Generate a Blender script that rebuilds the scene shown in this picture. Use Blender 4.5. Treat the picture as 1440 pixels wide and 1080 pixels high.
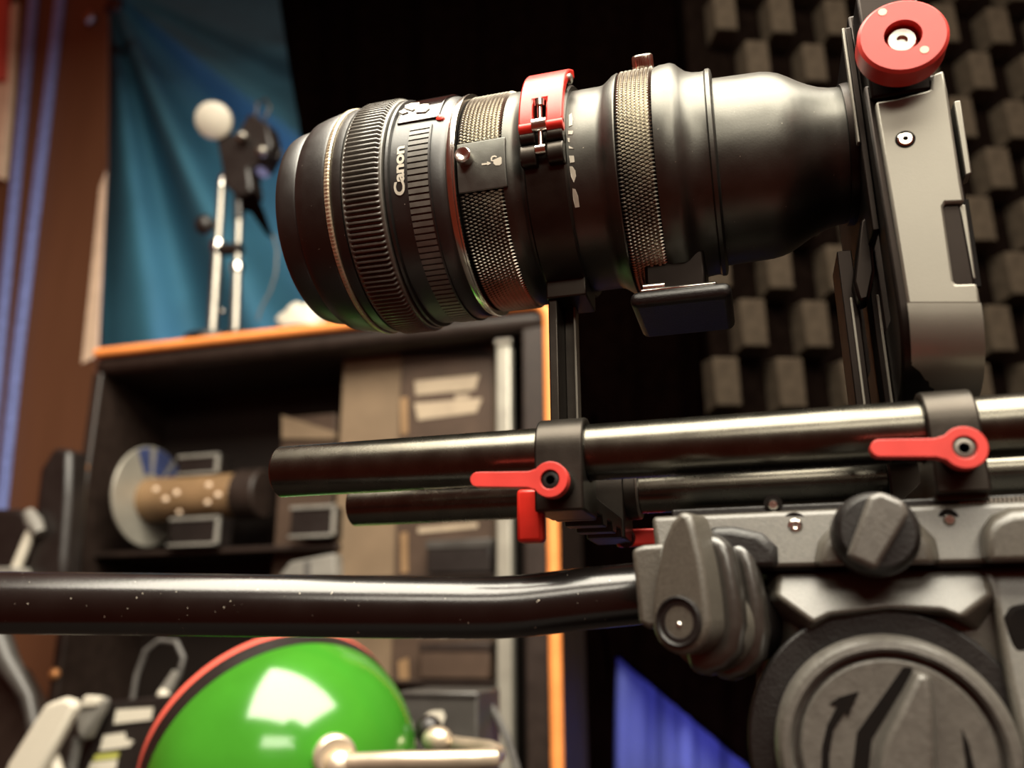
import bpy, bmesh, math, random
import numpy as np
from mathutils import Vector, Matrix
random.seed(7); np.random.seed(7)
for o in list(bpy.data.objects): bpy.data.objects.remove(o)
SC = bpy.context.scene
COL = SC.collection
pi = math.pi

# ------------------------------------------------------------------ camera
YAW, PITCH, ROLL = -0.2779, 0.28826, -0.00586
CAM = np.array([0.05007, -0.25049, -0.04708]); F = 1200.0
_fwd = np.array([math.sin(YAW)*math.cos(PITCH), math.cos(YAW)*math.cos(PITCH), math.sin(PITCH)])
_r = np.array([math.cos(YAW), -math.sin(YAW), 0.0]); _u = np.cross(_r, _fwd)
_c, _s = math.cos(ROLL), math.sin(ROLL)
RIGHT, UP, FWD = _c*_r+_s*_u, -_s*_r+_c*_u, _fwd
cd = bpy.data.cameras.new('camera'); cam = bpy.data.objects.new('camera', cd); COL.objects.link(cam)
cd.sensor_width = 36; cd.lens = 36*F/1440; cd.clip_start = 0.01; cd.clip_end = 30
m = Matrix.Identity(4)
for i in range(3):
    m[i][0] = RIGHT[i]; m[i][1] = UP[i]; m[i][2] = -FWD[i]; m[i][3] = CAM[i]
cam.matrix_world = m
cd.dof.use_dof = True
cd.dof.focus_distance = float(np.dot(FWD, np.array([-0.035, -0.034, 0.07])-CAM))
cd.dof.aperture_fstop = 8.5
SC.camera = cam
SC.view_settings.view_transform = 'Standard'; SC.view_settings.look = 'None'
SC.view_settings.exposure = 0.0; SC.view_settings.gamma = 1.0; SC.view_settings.use_curve_mapping = False

# ------------------------------------------------------------------ world and lamps
W = bpy.data.worlds.new('world'); SC.world = W; W.use_nodes = True
W.node_tree.nodes['Background'].inputs[0].default_value = (0.30, 0.042, 0.018, 1)
W.node_tree.nodes['Background'].inputs[1].default_value = 0.42

def area(name, loc, target, sx, sy, power, col, spread=pi):
    l = bpy.data.lights.new(name, 'AREA'); l.shape = 'RECTANGLE'; l.size = sx; l.size_y = sy
    l.energy = power; l.color = col
    o = bpy.data.objects.new(name, l); COL.objects.link(o); o.location = loc
    o.rotation_euler = (Vector(target)-Vector(loc)).to_track_quat('-Z', 'Y').to_euler()
    l.spread = spread
    return o
area('ceiling_lamp', (0.19, -0.34, 1.00), (0.19, -0.28, 0.0), 1.36, 1.10, 84.0, (1.0, 0.93, 0.77))
area('softbox_lamp', (0.42, -1.20, 0.66), (0.05, 0.0, 0.04), 0.80, 0.26, 7.0, (1.0, 0.93, 0.77))

# ------------------------------------------------------------------ pixel helpers (1440 x 1080 frame)
def ray(px, py): return FWD + RIGHT*(px-720)/F + UP*(540-py)/F
def P(px, py, Y): d = ray(px, py); return CAM + d*(Y-CAM[1])/d[1]
def D(px, py, dep): return CAM + ray(px, py)*dep
ZL = 0.0938                                                     # lens axis height (Y = 0)
def onc(px, py, r):
    d = ray(px, py); oy, oz = CAM[1], CAM[2]-ZL
    a = d[1]**2+d[2]**2; b = oy*d[1]+oz*d[2]; c = oy*oy+oz*oz-r*r
    t = (-b-math.sqrt(max(b*b-a*c, 0)))/a; p = CAM+t*d
    return p[0], math.atan2(p[2]-ZL, -p[1])
def cyl(X, th, r): return (X, -r*math.cos(th), ZL+r*math.sin(th))
def pp(pts, Y): return [(P(x, y, Y)[0], P(x, y, Y)[2]) for x, y in pts]

# ------------------------------------------------------------------ materials
def mat(name, col, rough=0.5, metal=0.0, spec=0.5, var=0.0, vscale=60, bump=0.0, bscale=400, dust=0.0, dscale=500,
        col2=None, emit=0, coat=0, trans=0, stretch=None, dustcol=(0.55, 0.5, 0.42, 1)):
    mt = bpy.data.materials.new(name); mt.use_nodes = True
    nt = mt.node_tree; b = nt.nodes['Principled BSDF']
    b.inputs['Base Color'].default_value = (*col, 1); b.inputs['Roughness'].default_value = rough
    b.inputs['Metallic'].default_value = metal; b.inputs['Specular IOR Level'].default_value = spec
    b.inputs['Coat Weight'].default_value = coat; b.inputs['Coat Roughness'].default_value = 0.08
    if trans: b.inputs['Transmission Weight'].default_value = trans
    tc = nt.nodes.new('ShaderNodeTexCoord'); src = tc.outputs['Object']
    if stretch:
        mp = nt.nodes.new('ShaderNodeMapping'); mp.inputs['Scale'].default_value = stretch
        nt.links.new(src, mp.inputs[0]); src = mp.outputs[0]
    out = None
    if var or col2:
        n = nt.nodes.new('ShaderNodeTexNoise'); n.inputs['Scale'].default_value = vscale; n.inputs['Detail'].default_value = 5
        nt.links.new(src, n.inputs['Vector'])
        r = nt.nodes.new('ShaderNodeValToRGB')
        c2 = col2 or tuple(min(1, c*(1+var)) for c in col); c1 = col if col2 else tuple(c*(1-var) for c in col)
        r.color_ramp.elements[0].position = .3; r.color_ramp.elements[1].position = .7
        r.color_ramp.elements[0].color = (*c1, 1); r.color_ramp.elements[1].color = (*c2, 1)
        nt.links.new(n.outputs['Fac'], r.inputs[0]); out = r.outputs[0]
        nt.links.new(out, b.inputs['Base Color'])
        mr = nt.nodes.new('ShaderNodeMapRange'); mr.inputs['To Min'].default_value = rough*.85; mr.inputs['To Max'].default_value = min(1, rough*1.15)
        nt.links.new(n.outputs['Fac'], mr.inputs[0]); nt.links.new(mr.outputs[0], b.inputs['Roughness'])
    if dust:
        v = nt.nodes.new('ShaderNodeTexNoise'); v.inputs['Scale'].default_value = dscale; v.inputs['Detail'].default_value = 2
        nt.links.new(tc.outputs['Object'], v.inputs['Vector'])
        r = nt.nodes.new('ShaderNodeValToRGB'); r.color_ramp.elements[0].position = 1-dust; r.color_ramp.elements[1].position = min(1, 1-dust+.03)
        r.color_ramp.elements[0].color = (0, 0, 0, 1); r.color_ramp.elements[1].color = (1, 1, 1, 1)
        nt.links.new(v.outputs['Fac'], r.inputs[0])
        mx = nt.nodes.new('ShaderNodeMix'); mx.data_type = 'RGBA'
        nt.links.new(r.outputs[0], mx.inputs[0])
        if out: nt.links.new(out, mx.inputs[6])
        else: mx.inputs[6].default_value = (*col, 1)
        mx.inputs[7].default_value = dustcol
        nt.links.new(mx.outputs[2], b.inputs['Base Color'])
    if bump:
        n = nt.nodes.new('ShaderNodeTexNoise'); n.inputs['Scale'].default_value = bscale; n.inputs['Detail'].default_value = 3
        nt.links.new(src, n.inputs['Vector'])
        bp = nt.nodes.new('ShaderNodeBump'); bp.inputs['Strength'].default_value = bump; bp.inputs['Distance'].default_value = .0006
        nt.links.new(n.outputs['Fac'], bp.inputs['Height']); nt.links.new(bp.outputs[0], b.inputs['Normal'])
    if emit:
        b.inputs['Emission Color'].default_value = (*col, 1); b.inputs['Emission Strength'].default_value = emit
    return mt
M = dict(
    lens_black=mat('lens_black', (.006, .0045, .0035), .38, 0, .8, var=.25, vscale=200, bump=.05, bscale=1500, dust=.235, dscale=1500),
    lens_satin=mat('lens_satin', (.0085, .0075, .0065), .40, 0, .9, var=.2, vscale=150, bump=.04, bscale=1500, dust=.235, dscale=1500),
    rubber=mat('rubber', (.12, .113, .098), .38, 0, .9, var=.2, vscale=300),
    adapter=mat('adapter', (.090, .088, .079), .40, 1.0, .5, var=.12, vscale=120, bump=.04, bscale=1800, dust=.235, dscale=1500),
    panel=mat('panel', (.13, .13, .118), .46, .9, .5, var=.1, vscale=300, bump=.05, bscale=2500),
    knurl=mat('knurl', (.50, .47, .40), .38, 1.0, .5, var=.15, vscale=200),
    groove=mat('groove', (.004, .0025, .002), .8, 0, .1, var=.2, vscale=300),
    gold=mat('gold', (.70, .60, .43), .32, .7, .5, var=.15, vscale=300),
    chrome=mat('chrome', (.75, .72, .66), .2, 1, .5, var=.1, vscale=200),
    steel=mat('steel', (.30, .28, .245), .42, 1, .5, var=.15, vscale=120),
    white=mat('white', (.58, .54, .45), .5, var=.06, vscale=400),
    red=mat('red', (.58, .022, .013), .34, .15, .5, var=.12, vscale=120, bump=.03, bscale=1500),
    red_soft=mat('red_soft', (.55, .038, .030), .42, 0, .5, var=.1, vscale=120),
    red_dot=mat('red_dot', (.75, .05, .03), .3, var=.05, vscale=300),
    rod=mat('rod', (.110, .103, .086), .27, 1.0, .5, var=.12, vscale=150, bump=.03, bscale=2500, dust=.225, dscale=1500),
    clamp=mat('clamp', (.045, .039, .033), .40, .9, .5, var=.15, vscale=150, bump=.05, bscale=2500),
    cage=mat('cage', (.19, .178, .150), .44, .55, .5, var=.06, vscale=60, bump=.04, bscale=2500),
    cage_dark=mat('cage_dark', (.016, .012, .010), .42, .9, .5, var=.15, vscale=100),
    head=mat('head', (.062, .055, .044), .40, 0, .8, var=.22, vscale=1500, bump=.18, bscale=2600),
    head_dark=mat('head_dark', (.005, .0035, .003), .45, 0, .5, var=.2, vscale=500, bump=.2, bscale=1500),
    head_grip=mat('head_grip', (.075, .069, .060), .38, 0, .8, var=.15, vscale=600, bump=.2, bscale=1500),
    bar=mat('bar', (.006, .0045, .004), .22, 0, .75, var=.2, vscale=100, bump=.03, bscale=1500, dust=.265, dscale=900),
    gloss_black=mat('gloss_black', (.005, .004, .004), .12, 0, .7, var=.2, vscale=100),
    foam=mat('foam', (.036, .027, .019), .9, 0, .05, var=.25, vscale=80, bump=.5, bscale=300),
    foam_shade=mat('foam_shade', (.003, .0018, .0014), .95, 0, 0, var=.25, vscale=80),  # foam again, with the shade between the blocks put into its colour
    drape=mat('drape', (.0010, .0004, .0003), .95, 0, 0, var=.25, vscale=60),
    violet=mat('violet', (.055, .068, .20), .8, 0, .2, var=.15, vscale=12),
    brown=mat('brown', (.12, .050, .024), .6, 0, .3, var=.2, vscale=8, stretch=(1, 1, .12)),
    dark_wall=mat('dark_wall', (.02, .014, .012), .9, 0, .2, var=.2, vscale=10),
    table=mat('table', (.012, .007, .005), .6, 0, .3, var=.3, vscale=12, stretch=(.2, 1, 1)),
    strip=mat('strip', (.20, .26, .60), .5, 0, .4, var=.25, vscale=120),  # blue light put into the colour, no emission
    cream=mat('cream', (.78, .60, .44), .6, var=.1, vscale=30),
    orange=mat('orange', (.90, .30, .075), .55, var=.08, vscale=40),
    case=mat('case', (.020, .012, .009), .5, 0, .4, var=.2, vscale=60),
    case_in=mat('case_in', (.011, .006, .004), .7, 0, .3, var=.3, vscale=12),
    tan=mat('tan', (.165, .115, .072), .7, 0, .3, var=.12, vscale=25),
    tan_dark=mat('tan_dark', (.060, .037, .025), .6, 0, .3, var=.2, vscale=25),
    silver=mat('silver', (.36, .34, .29), .4, .4, .5, var=.1, vscale=40),
    greybox=mat('greybox', (.05, .046, .042), .4, 0, .5, var=.2, vscale=40),
    blackbox=mat('blackbox', (.012, .009, .008), .4, 0, .5, var=.2, vscale=40),
    cardgold=mat('cardgold', (.26, .16, .08), .55, .3, .5, var=.15, vscale=40),
    green=mat('green', (.035, .185, .014), .16, 0, .55, var=.2, vscale=14, coat=.4),
    disk_blue=mat('disk_blue', (.06, .08, .20), .3, .3, .5, var=.2, vscale=40),
    cable=mat('cable', (.10, .095, .09), .45, 0, .5, var=.2, vscale=100),
    grey=mat('grey', (.20, .19, .17), .5, 0, .4, var=.2, vscale=40),
    nickel=mat('nickel', (.74, .62, .47), .34, .75, .5, var=.1, vscale=60),
    glass=mat('glass', (.05, .05, .07), .04, 0, .8, coat=.5, var=.1, vscale=10),
    rim_red=mat('rim_red', (.62, .10, .07), .4, var=.1, vscale=30),
    rivet=mat('rivet', (.55, .24, .09), .4, .5, .5, var=.1, vscale=60),
    print=mat('print', (.34, .27, .19), .6, var=.1, vscale=60),
    joint=mat('joint', (.022, .019, .016), .30, 0, .9, var=.15, vscale=600, bump=.05, bscale=1800),
    yellow=mat('yellow', (.45, .45, .10), .5, var=.1, vscale=60),
)

# ------------------------------------------------------------------ mesh builder
class MB:
    def __init__(s): s.v = []; s.f = []
    def add(s, v, f):
        k = len(s.v); s.v += [tuple(map(float, p)) for p in v]; s.f += [tuple(i+k for i in q) for q in f]; return s
    def box(s, lo, hi):
        x0, y0, z0 = lo; x1, y1, z1 = hi
        v = [(x, y, z) for z in (z0, z1) for y in (y0, y1) for x in (x0, x1)]
        return s.add(v, [(0, 2, 3, 1), (4, 5, 7, 6), (0, 1, 5, 4), (2, 6, 7, 3), (0, 4, 6, 2), (1, 3, 7, 5)])
    def obox(s, c, ax, ay, az):
        c, ax, ay, az = map(np.array, (c, ax, ay, az)); v = []
        for k in (-1, 1):
            for j in (-1, 1):
                for i in (-1, 1): v.append(c+i*ax/2+j*ay/2+k*az/2)
        return s.add(v, [(0, 2, 3, 1), (4, 5, 7, 6), (0, 1, 5, 4), (2, 6, 7, 3), (0, 4, 6, 2), (1, 3, 7, 5)])
    def lathe(s, prof, o, ax=(1, 0, 0), n=64, fn=None, closed=False):
        """prof: (distance along axis, radius[, amplitude]); fn(theta) scales the amplitude"""
        a = Vector(ax).normalized(); e1 = a.orthogonal().normalized() if abs(a.x) < .99 else Vector((0, -1, 0)); e2 = a.cross(e1)
        if abs(a.x) >= .99: e2 = Vector((0, 0, 1))
        o = Vector(o); v = []; f = []
        for pr in prof:
            for i in range(n):
                t = 2*pi*i/n; r = pr[1]+(pr[2]*fn(t) if fn and len(pr) > 2 else 0)
                v.append(o+a*pr[0]+e1*(r*math.cos(t))+e2*(r*math.sin(t)))
        m_ = len(prof)
        for j in range(m_ if closed else m_-1):
            for i in range(n):
                j2 = (j+1) % m_
                f.append((j*n+i, j*n+(i+1) % n, j2*n+(i+1) % n, j2*n+i))
        if not closed:
            if prof[0][1] > 1e-6: f.append(tuple(range(n))[::-1])
            if prof[-1][1] > 1e-6: f.append(tuple(range((m_-1)*n, m_*n)))
        return s.add(v, f)
    def rod(s, a, b, r, n=20, r2=None):
        a = Vector(a); b = Vector(b); return s.lathe([(0, r), ((b-a).length, r if r2 is None else r2)], a, b-a, n)
    def tube(s, pts, r, n=14):
        pts = [Vector(p) for p in pts]; v = []; f = []; ref = None
        for i, p in enumerate(pts):
            t = (pts[min(i+1, len(pts)-1)]-pts[max(i-1, 0)]).normalized()
            e1 = (ref-t*ref.dot(t)).normalized() if ref else t.orthogonal().normalized(); ref = e1; e2 = t.cross(e1)
            rr = r[i] if isinstance(r, (list, tuple)) else r
            for k in range(n): a = 2*pi*k/n; v.append(p+e1*rr*math.cos(a)+e2*rr*math.sin(a))
        for i in range(len(pts)-1):
            for k in range(n): f.append((i*n+k, i*n+(k+1) % n, (i+1)*n+(k+1) % n, (i+1)*n+k))
        f.append(tuple(range(n))[::-1]); f.append(tuple(range((len(pts)-1)*n, len(pts)*n)))
        return s.add(v, f)
    def prism(s, poly, o, ex, ey, d, holes=()):
        """extrude the outline o + x*ex + y*ey along the vector d, with holes"""
        bm = bmesh.new(); o, ex, ey, d = map(Vector, (o, ex, ey, d)); E_ = []
        for loop in [poly, *holes]:
            vs = [bm.verts.new(o+ex*x+ey*y) for x, y in loop]
            E_ += [bm.edges.new((vs[i], vs[(i+1) % len(vs)])) for i in range(len(vs))]
        if holes: bmesh.ops.triangle_fill(bm, edges=E_, use_beauty=True)
        else: bm.faces.new(bm.verts[:])
        r = bmesh.ops.extrude_face_region(bm, geom=bm.faces[:])
        bmesh.ops.translate(bm, vec=d, verts=[g for g in r['geom'] if isinstance(g, bmesh.types.BMVert)])
        bmesh.ops.recalc_face_normals(bm, faces=bm.faces[:]); bm.verts.index_update()
        s.add([x.co for x in bm.verts], [[q.index for q in x.verts] for x in bm.faces]); bm.free(); return s
    def pxz(s, poly, y0, y1, holes=()): return s.prism(poly, (0, y0, 0), (1, 0, 0), (0, 0, 1), (0, y1-y0, 0), holes)
    def pyz(s, poly, x0, x1, holes=()): return s.prism(poly, (x0, 0, 0), (0, 1, 0), (0, 0, 1), (x1-x0, 0, 0), holes)
    def slab(s, x0, x1, t0, t1, r0, r1, n=12, cx=0, rf=None):
        """piece of a shell around the lens axis"""
        v = []; f = []
        for i in range(n+1):
            t = t0+(t1-t0)*i/n; k = rf(i/n) if rf else 0
            v += [cyl(x0, t, r0+k), cyl(x1, t, r0+k), cyl(x1, t, r1+k), cyl(x0, t, r1+k)]
        for i in range(n):
            a = i*4; b = a+4
            for k in range(4): f.append((a+k, a+(k+1) % 4, b+(k+1) % 4, b+k))
        f += [(3, 2, 1, 0), (n*4, n*4+1, n*4+2, n*4+3)]
        return s.add(v, f)
    def decal(s, pts, r, h=.00025):
        q = [onc(x, y, r) for x, y in pts]; n = len(q)
        v = [cyl(a, b, r-.0003) for a, b in q]+[cyl(a, b, r+h) for a, b in q]
        return s.add(v, [tuple(range(n)), tuple(range(2*n-1, n-1, -1))]+[(i, n+i, n+(i+1) % n, (i+1) % n) for i in range(n)])
    def ball(s, c, rx, ry=None, rz=None, n=16, m_=10):
        ry = ry or rx; rz = rz or rx; v = []; f = []
        for j in range(1, m_):
            a = pi*j/m_
            for i in range(n): t = 2*pi*i/n; v.append((c[0]+rx*math.sin(a)*math.cos(t), c[1]+ry*math.sin(a)*math.sin(t), c[2]+rz*math.cos(a)))
        v += [(c[0], c[1], c[2]+rz), (c[0], c[1], c[2]-rz)]; k = (m_-1)*n
        for j in range(m_-2):
            for i in range(n): f.append((j*n+i, (j+1)*n+i, (j+1)*n+(i+1) % n, j*n+(i+1) % n))
        for i in range(n): f += [(k, i, (i+1) % n), (k+1, (m_-2)*n+(i+1) % n, (m_-2)*n+i)]
        return s.add(v, f)

ORG = {}
def obj(name, mb, material, parent=None, bevel=0, smooth=35, segs=2, label=None, cat=None, group=None, kind=None, base=None):
    me = bpy.data.meshes.new(name); off = np.zeros(3)
    if parent is not None: off = ORG[parent]
    elif base is not None: off = np.array(base, float)
    me.from_pydata([tuple(np.array(p)-off) for p in mb.v], [], mb.f); me.validate()
    bm = bmesh.new(); bm.from_mesh(me); bmesh.ops.recalc_face_normals(bm, faces=bm.faces[:]); bm.to_mesh(me); bm.free()
    if smooth:
        me.polygons.foreach_set('use_smooth', [True]*len(me.polygons)); me.set_sharp_from_angle(angle=math.radians(smooth))
    me.materials.append(M[material] if isinstance(material, str) else material)
    o = bpy.data.objects.new(name, me); COL.objects.link(o)
    if parent is not None: o.parent = parent
    else: o.location = off
    ORG[o] = off
    if bevel:
        b = o.modifiers.new('bevel', 'BEVEL'); b.width = bevel; b.segments = segs; b.limit_method = 'ANGLE'; b.angle_limit = math.radians(40)
    if label: o['label'] = label
    if cat: o['category'] = cat
    if group: o['group'] = group
    if kind: o['kind'] = kind
    return o
def thing(name, label, cat, loc, group=None):
    o = bpy.data.objects.new(name, None); COL.objects.link(o); o.location = loc; o.empty_display_size = .01
    o['label'] = label; o['category'] = cat
    if group: o['group'] = group
    ORG[o] = np.array(loc, float); return o
def circ(cx, cy, r, n=28, a0=0, a1=2*pi, end=False):
    return [(cx+r*math.cos(a0+(a1-a0)*i/n), cy+r*math.sin(a0+(a1-a0)*i/n)) for i in range(n+(1 if end else 0))]
def pbox(x0, y0, x1, y1, Y, dep):
    """box whose front stands at Y and fills the given picture rectangle"""
    a = P(x0, (y0+y1)/2, Y)[0]; b = P(x1, (y0+y1)/2, Y)[0]; c = P((x0+x1)/2, y0, Y)[2]; d = P((x0+x1)/2, y1, Y)[2]
    return (min(a, b), Y, min(c, d)), (max(a, b), Y+dep, max(c, d))

# =================================================================== THE SETTING
TZ = -0.26
b = MB().box((-1.3, .99+.3, -.5), (1.6, 1.33, 1.6)); obj('wall_back', b, 'dark_wall', kind='structure')
b = MB().box((-1.0, -.15, TZ-.03), (1.2, 1.28, TZ)); obj('floor', b, 'table', kind='structure')

# foam wall, seen behind the camera cage: raised blocks in a checkerboard
fw = math.radians(20.5); fx = np.array([math.cos(fw), math.sin(fw), 0]); fz = np.array([0, 0, 1.]); fn_ = np.array([math.sin(fw), -math.cos(fw), 0])
F0 = P(1130, 300, .72)
def fpt(px, py):                                                # picture point on the foam plane -> (along, height)
    d = ray(px, py); t = np.dot(F0-CAM, fn_)/np.dot(d, fn_); p = CAM+t*d-F0
    return np.dot(p, fx), p[2]
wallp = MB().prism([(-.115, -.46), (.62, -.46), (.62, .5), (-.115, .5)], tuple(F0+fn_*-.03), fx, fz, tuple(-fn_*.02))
WF = obj('wall_right', wallp, 'foam_shade', kind='structure')  # near-black base paints the shade in the gaps
cw, chh = .0365, .070
blk = MB(); h0 = .034; a_, b_ = cw*.47, chh*.46; a2, b2 = cw*.40, chh*.40
vv = [F0*0+fx*x+fz*z-fn_*.031 for x, z in ((-a_, -b_), (a_, -b_), (a_, b_), (-a_, b_))]+[fx*x+fz*z+fn_*(h0-.031) for x, z in ((-a2, -b2), (a2, -b2), (a2, b2), (-a2, b2))]
blk.add(vv, [(0, 1, 2, 3), (7, 6, 5, 4), (0, 4, 5, 1), (1, 5, 6, 2), (2, 6, 7, 3), (3, 7, 4, 0)])
proto = None
for j in range(-8, 8):
    for i in range(-5, 20):
        if (i+j) % 2: continue
        c = F0+fx*(i*cw)+fz*(j*chh); dd_ = c-CAM
        qx_, qy_ = 720+F*np.dot(dd_, RIGHT)/np.dot(dd_, FWD), 540-F*np.dot(dd_, UP)/np.dot(dd_, FWD)
        if qx_ < 995 or (qy_ > 640 and qx_ < 1150): continue
        if proto is None:
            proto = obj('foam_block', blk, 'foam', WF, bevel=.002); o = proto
        else:
            o = proto.copy(); COL.objects.link(o); o.parent = WF
        o.location = c; k = 1+random.uniform(-.05, .05); o.scale = (k, 1, k)

# brown panel wall on the left with edge light and blue LED light put into strip colours
YW = .86
wl = MB().pxz(pp([(-150, -120), (152, -120), (149, 240), (136, 505), (122, 640), (60, 1100), (-200, 1100)], YW), YW, YW+.006)
obj('wall_left', wl, 'brown', kind='structure')
tr = MB().pxz(pp([(140, 262), (149, 240), (137, 500), (114, 512)], YW-.003), YW-.003, YW-.0002); obj('lit_edge_1', tr, 'cream', kind='structure', bevel=.001)  # lit panel edge, its brightness put into the cream colour
for k, q in enumerate(([(43, -40), (52, -40), (7, 420), (-30, 820), (-40, 820), (-3, 420)], [(81, -40), (91, -40), (26, 500), (-6, 800), (-17, 800), (15, 500)])):
    s_ = MB().pxz(pp(q, YW-.012), YW-.012, YW)
    obj('blue_lit_strip', s_, 'strip', bevel=.002, label='narrow upright strip coloured as blue light on the brown panel, ' + ('the one farther from the blue cloth' if k == 0 else 'the one nearer the blue cloth'), cat='strip')  # blue LED light given as plain strip colour
s_ = MB().pxz(pp([(-40, -40), (9, -40), (2, 110), (-40, 110)], YW-.03), YW-.03, YW-.0155); obj('red_board', s_, 'rim_red', bevel=.002, label='red board edge beside the blue-lit strips on the brown panel', cat='board')
s_ = MB().pxz(pp([(-40, 110), (20, 0), (14, 120), (2, 250), (-40, 250)], YW-.015), YW-.015, YW); obj('tan_batten', s_, 'cream', bevel=.002, label='tan wooden batten beneath the red board edge', cat='batten')

# blue cloth with folds that run out from its pinned corner
mt_cloth = mat('blue_cloth', (.060, .215, .320), .75, 0, .25, var=.18, vscale=5, bump=.15, bscale=600)
cl = MB(); nu, nv = 90, 80; YC = 1.0; vs = []
def cloth_y(px, py):
    dx, dy = px-150, py+20; th = math.atan2(dy, max(dx, 1)); rr = math.hypot(dx, dy)
    w = min(1, rr/260)
    fold = math.sin(th*15+.6)*.5+math.sin(th*24+1.9)*.25+math.sin(th*8+.8)*.5
    return YC+.075*w*fold*(.3+.7*min(1, th/1.1))
for j in range(nv+1):
    for i in range(nu+1):
        px = 138+(i/nu)*330; py = -60+(j/nv)*620
        p = P(px+(0 if i else 6*math.sin(py/60)), py, cloth_y(px, py)); vs.append(tuple(p))
cl.add(vs, [(j*(nu+1)+i, j*(nu+1)+i+1, (j+1)*(nu+1)+i+1, (j+1)*(nu+1)+i) for j in range(nv) for i in range(nu)])
o = obj('blue_cloth', cl, mt_cloth, smooth=180, label='blue cloth backdrop with folds fanning from its pinned corner', cat='cloth')
o.modifiers.new('solid', 'SOLIDIFY').thickness = .002
cb = thing('spring_clamp', 'small grey clamp pinching the corner of the blue cloth', 'clamp', tuple(P(130, 30, .845)))
obj('jaw', MB().obox(P(126, 24, .85), (.018, 0, .012), (0, .012, 0), (-.008, 0, .020)), 'steel', cb, bevel=.003)
obj('jaw', MB().obox(P(160, 8, .85), (.034, 0, -.008), (0, .012, 0), (.006, 0, .026)), 'blackbox', cb, bevel=.004)

# violet cloth low behind the tripod head
YV = .80
vc = MB(); vs = []; nu, nv = 40, 24
for j in range(nv+1):
    for i in range(nu+1):
        px = 862+(i/nu)*330; py = 860+(j/nv)*300
        vs.append(tuple(P(px, py, YV+.012*math.sin(px/13.)+.006*math.sin(px/5.))))
vc.add(vs, [(j*(nu+1)+i, j*(nu+1)+i+1, (j+1)*(nu+1)+i+1, (j+1)*(nu+1)+i) for j in range(nv) for i in range(nu)])
o = obj('violet_cloth', vc, 'violet', smooth=180, label='violet blue cloth hanging low behind the tripod head', cat='cloth'); o.modifiers.new('solid', 'SOLIDIFY').thickness = .002
# black drape between blue cloth and foam wall
YD = .765
def dedge(py): return 393+max(0, py)*.155 if py < 300 else 450
dr = MB(); vs = []; nu, nv = 80, 70
for j in range(nv+1):
    tv = j/nv
    for i in range(nu+1):
        tu = i/nu; py0 = -60+tv*1260
        xl = dedge(py0); xr = 985 if py0 < 680 else min(1090, 985+(py0-680)*1.0)
        px = xl+(xr-xl)*tu
        yb = 1200 if px < 866 else 922+(px-866)*.84
        py = -60+tv*(yb+60)
        xl = dedge(py); xr = 985 if py < 680 else min(1090, 985+(py-680)*1.0); px2 = xl+(xr-xl)*tu
        if px2 >= 866: px2 = max(px2, 866)
        vs.append(tuple(P(px2, py, YD+.008*math.sin(px2/17.)+.004*math.sin(px2/7.+1))))
dr.add(vs, [(j*(nu+1)+i, j*(nu+1)+i+1, (j+1)*(nu+1)+i+1, (j+1)*(nu+1)+i) for j in range(nv) for i in range(nu)])
o = obj('black_drape', dr, 'drape', smooth=180, label='black drape hanging beside the blue cloth behind the lens', cat='drape'); o.modifiers.new('solid', 'SOLIDIFY').thickness = .002
area('violet_lamp', tuple(P(470, 640, .93)), tuple(P(420, 330, 1.02)), .10, .05, 2.0, (.66, .60, 1.0), 2.4)
area('violet_floor_lamp', tuple(P(990, 1190, .66)), tuple(P(960, 1000, .8)), .2, .05, .12, (.42, .38, 1.0), 1.2)

# =================================================================== THE CASE AND WHAT IS IN IT
YK = .60
TL, TR = P(132, 497, YK), P(748, 440, YK); xl, xr, zt = P(112, 640, YK)[0], P(786, 760, YK)[0], P(440, 466, YK)[2]
xr = P(768, 640, YK)[0]+.008; case = thing('equipment_case', 'black open equipment case with bright orange piping', 'case', ((xl+xr)/2, YK+.1, TZ))
th_ = .026
obj('top_panel', MB().box((xl, YK, zt-th_), (xr, YK+.14, zt)), 'case', case, bevel=.012, segs=4)
obj('side_panel', MB().box((xl, YK+.002, TZ), (xl+.014, YK+.14, zt-th_+.004)), 'case', case, bevel=.003)
obj('side_panel', MB().box((xr-.034, YK+.002, TZ), (xr, YK+.14, zt-th_+.004)), 'case', case, bevel=.003)
obj('back_panel', MB().box((xl+.014, YK+.135, TZ), (xr-.03, YK+.142, zt-th_+.004)), 'case_in', case)
obj('bottom_panel', MB().box((xl+.014, YK, TZ), (xr-.03, YK+.135, TZ+.012)), 'case', case)
pt = [Vector((xl+.006, YK-.001, zt+.002))]
for k in range(9):
    a = pi/2*(1-k/8); pt.append(Vector((xr-.022+.02*math.cos(a), YK-.001, zt-.018+.02*math.sin(a))))
pt.append(Vector((xr-.002, YK-.001, TZ+.002)))
obj('orange_piping', MB().tube(pt, .0066, 12), 'orange', case, label='bright orange piping along the edge')
for y in (658, 800, 948):
    c = P(117-(y-658)*.055, y, YK); obj('rivet', MB().ball((xl+.0075, YK+.001, c[2]), .0065, .006, .0065), 'rivet', case, label='small copper rivet')
bar_ = thing('silver_upright', 'pale silver upright bar inside the case beside the brown carton', 'post', (P(708, 640, .62)[0], .62, TZ+.012))
lo, hi = pbox(697, 446, 719, 1000, .615, .016)
obj('bar', MB().box((lo[0], .615, TZ+.012), (hi[0], .631, zt-th_-.001)), 'silver', bar_, bevel=.003)
obj('end_cap', MB().box((lo[0]-.002, .613, zt-th_-.01), (hi[0]+.002, .633, zt-th_-.001)), 'steel', bar_, bevel=.002)

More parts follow.
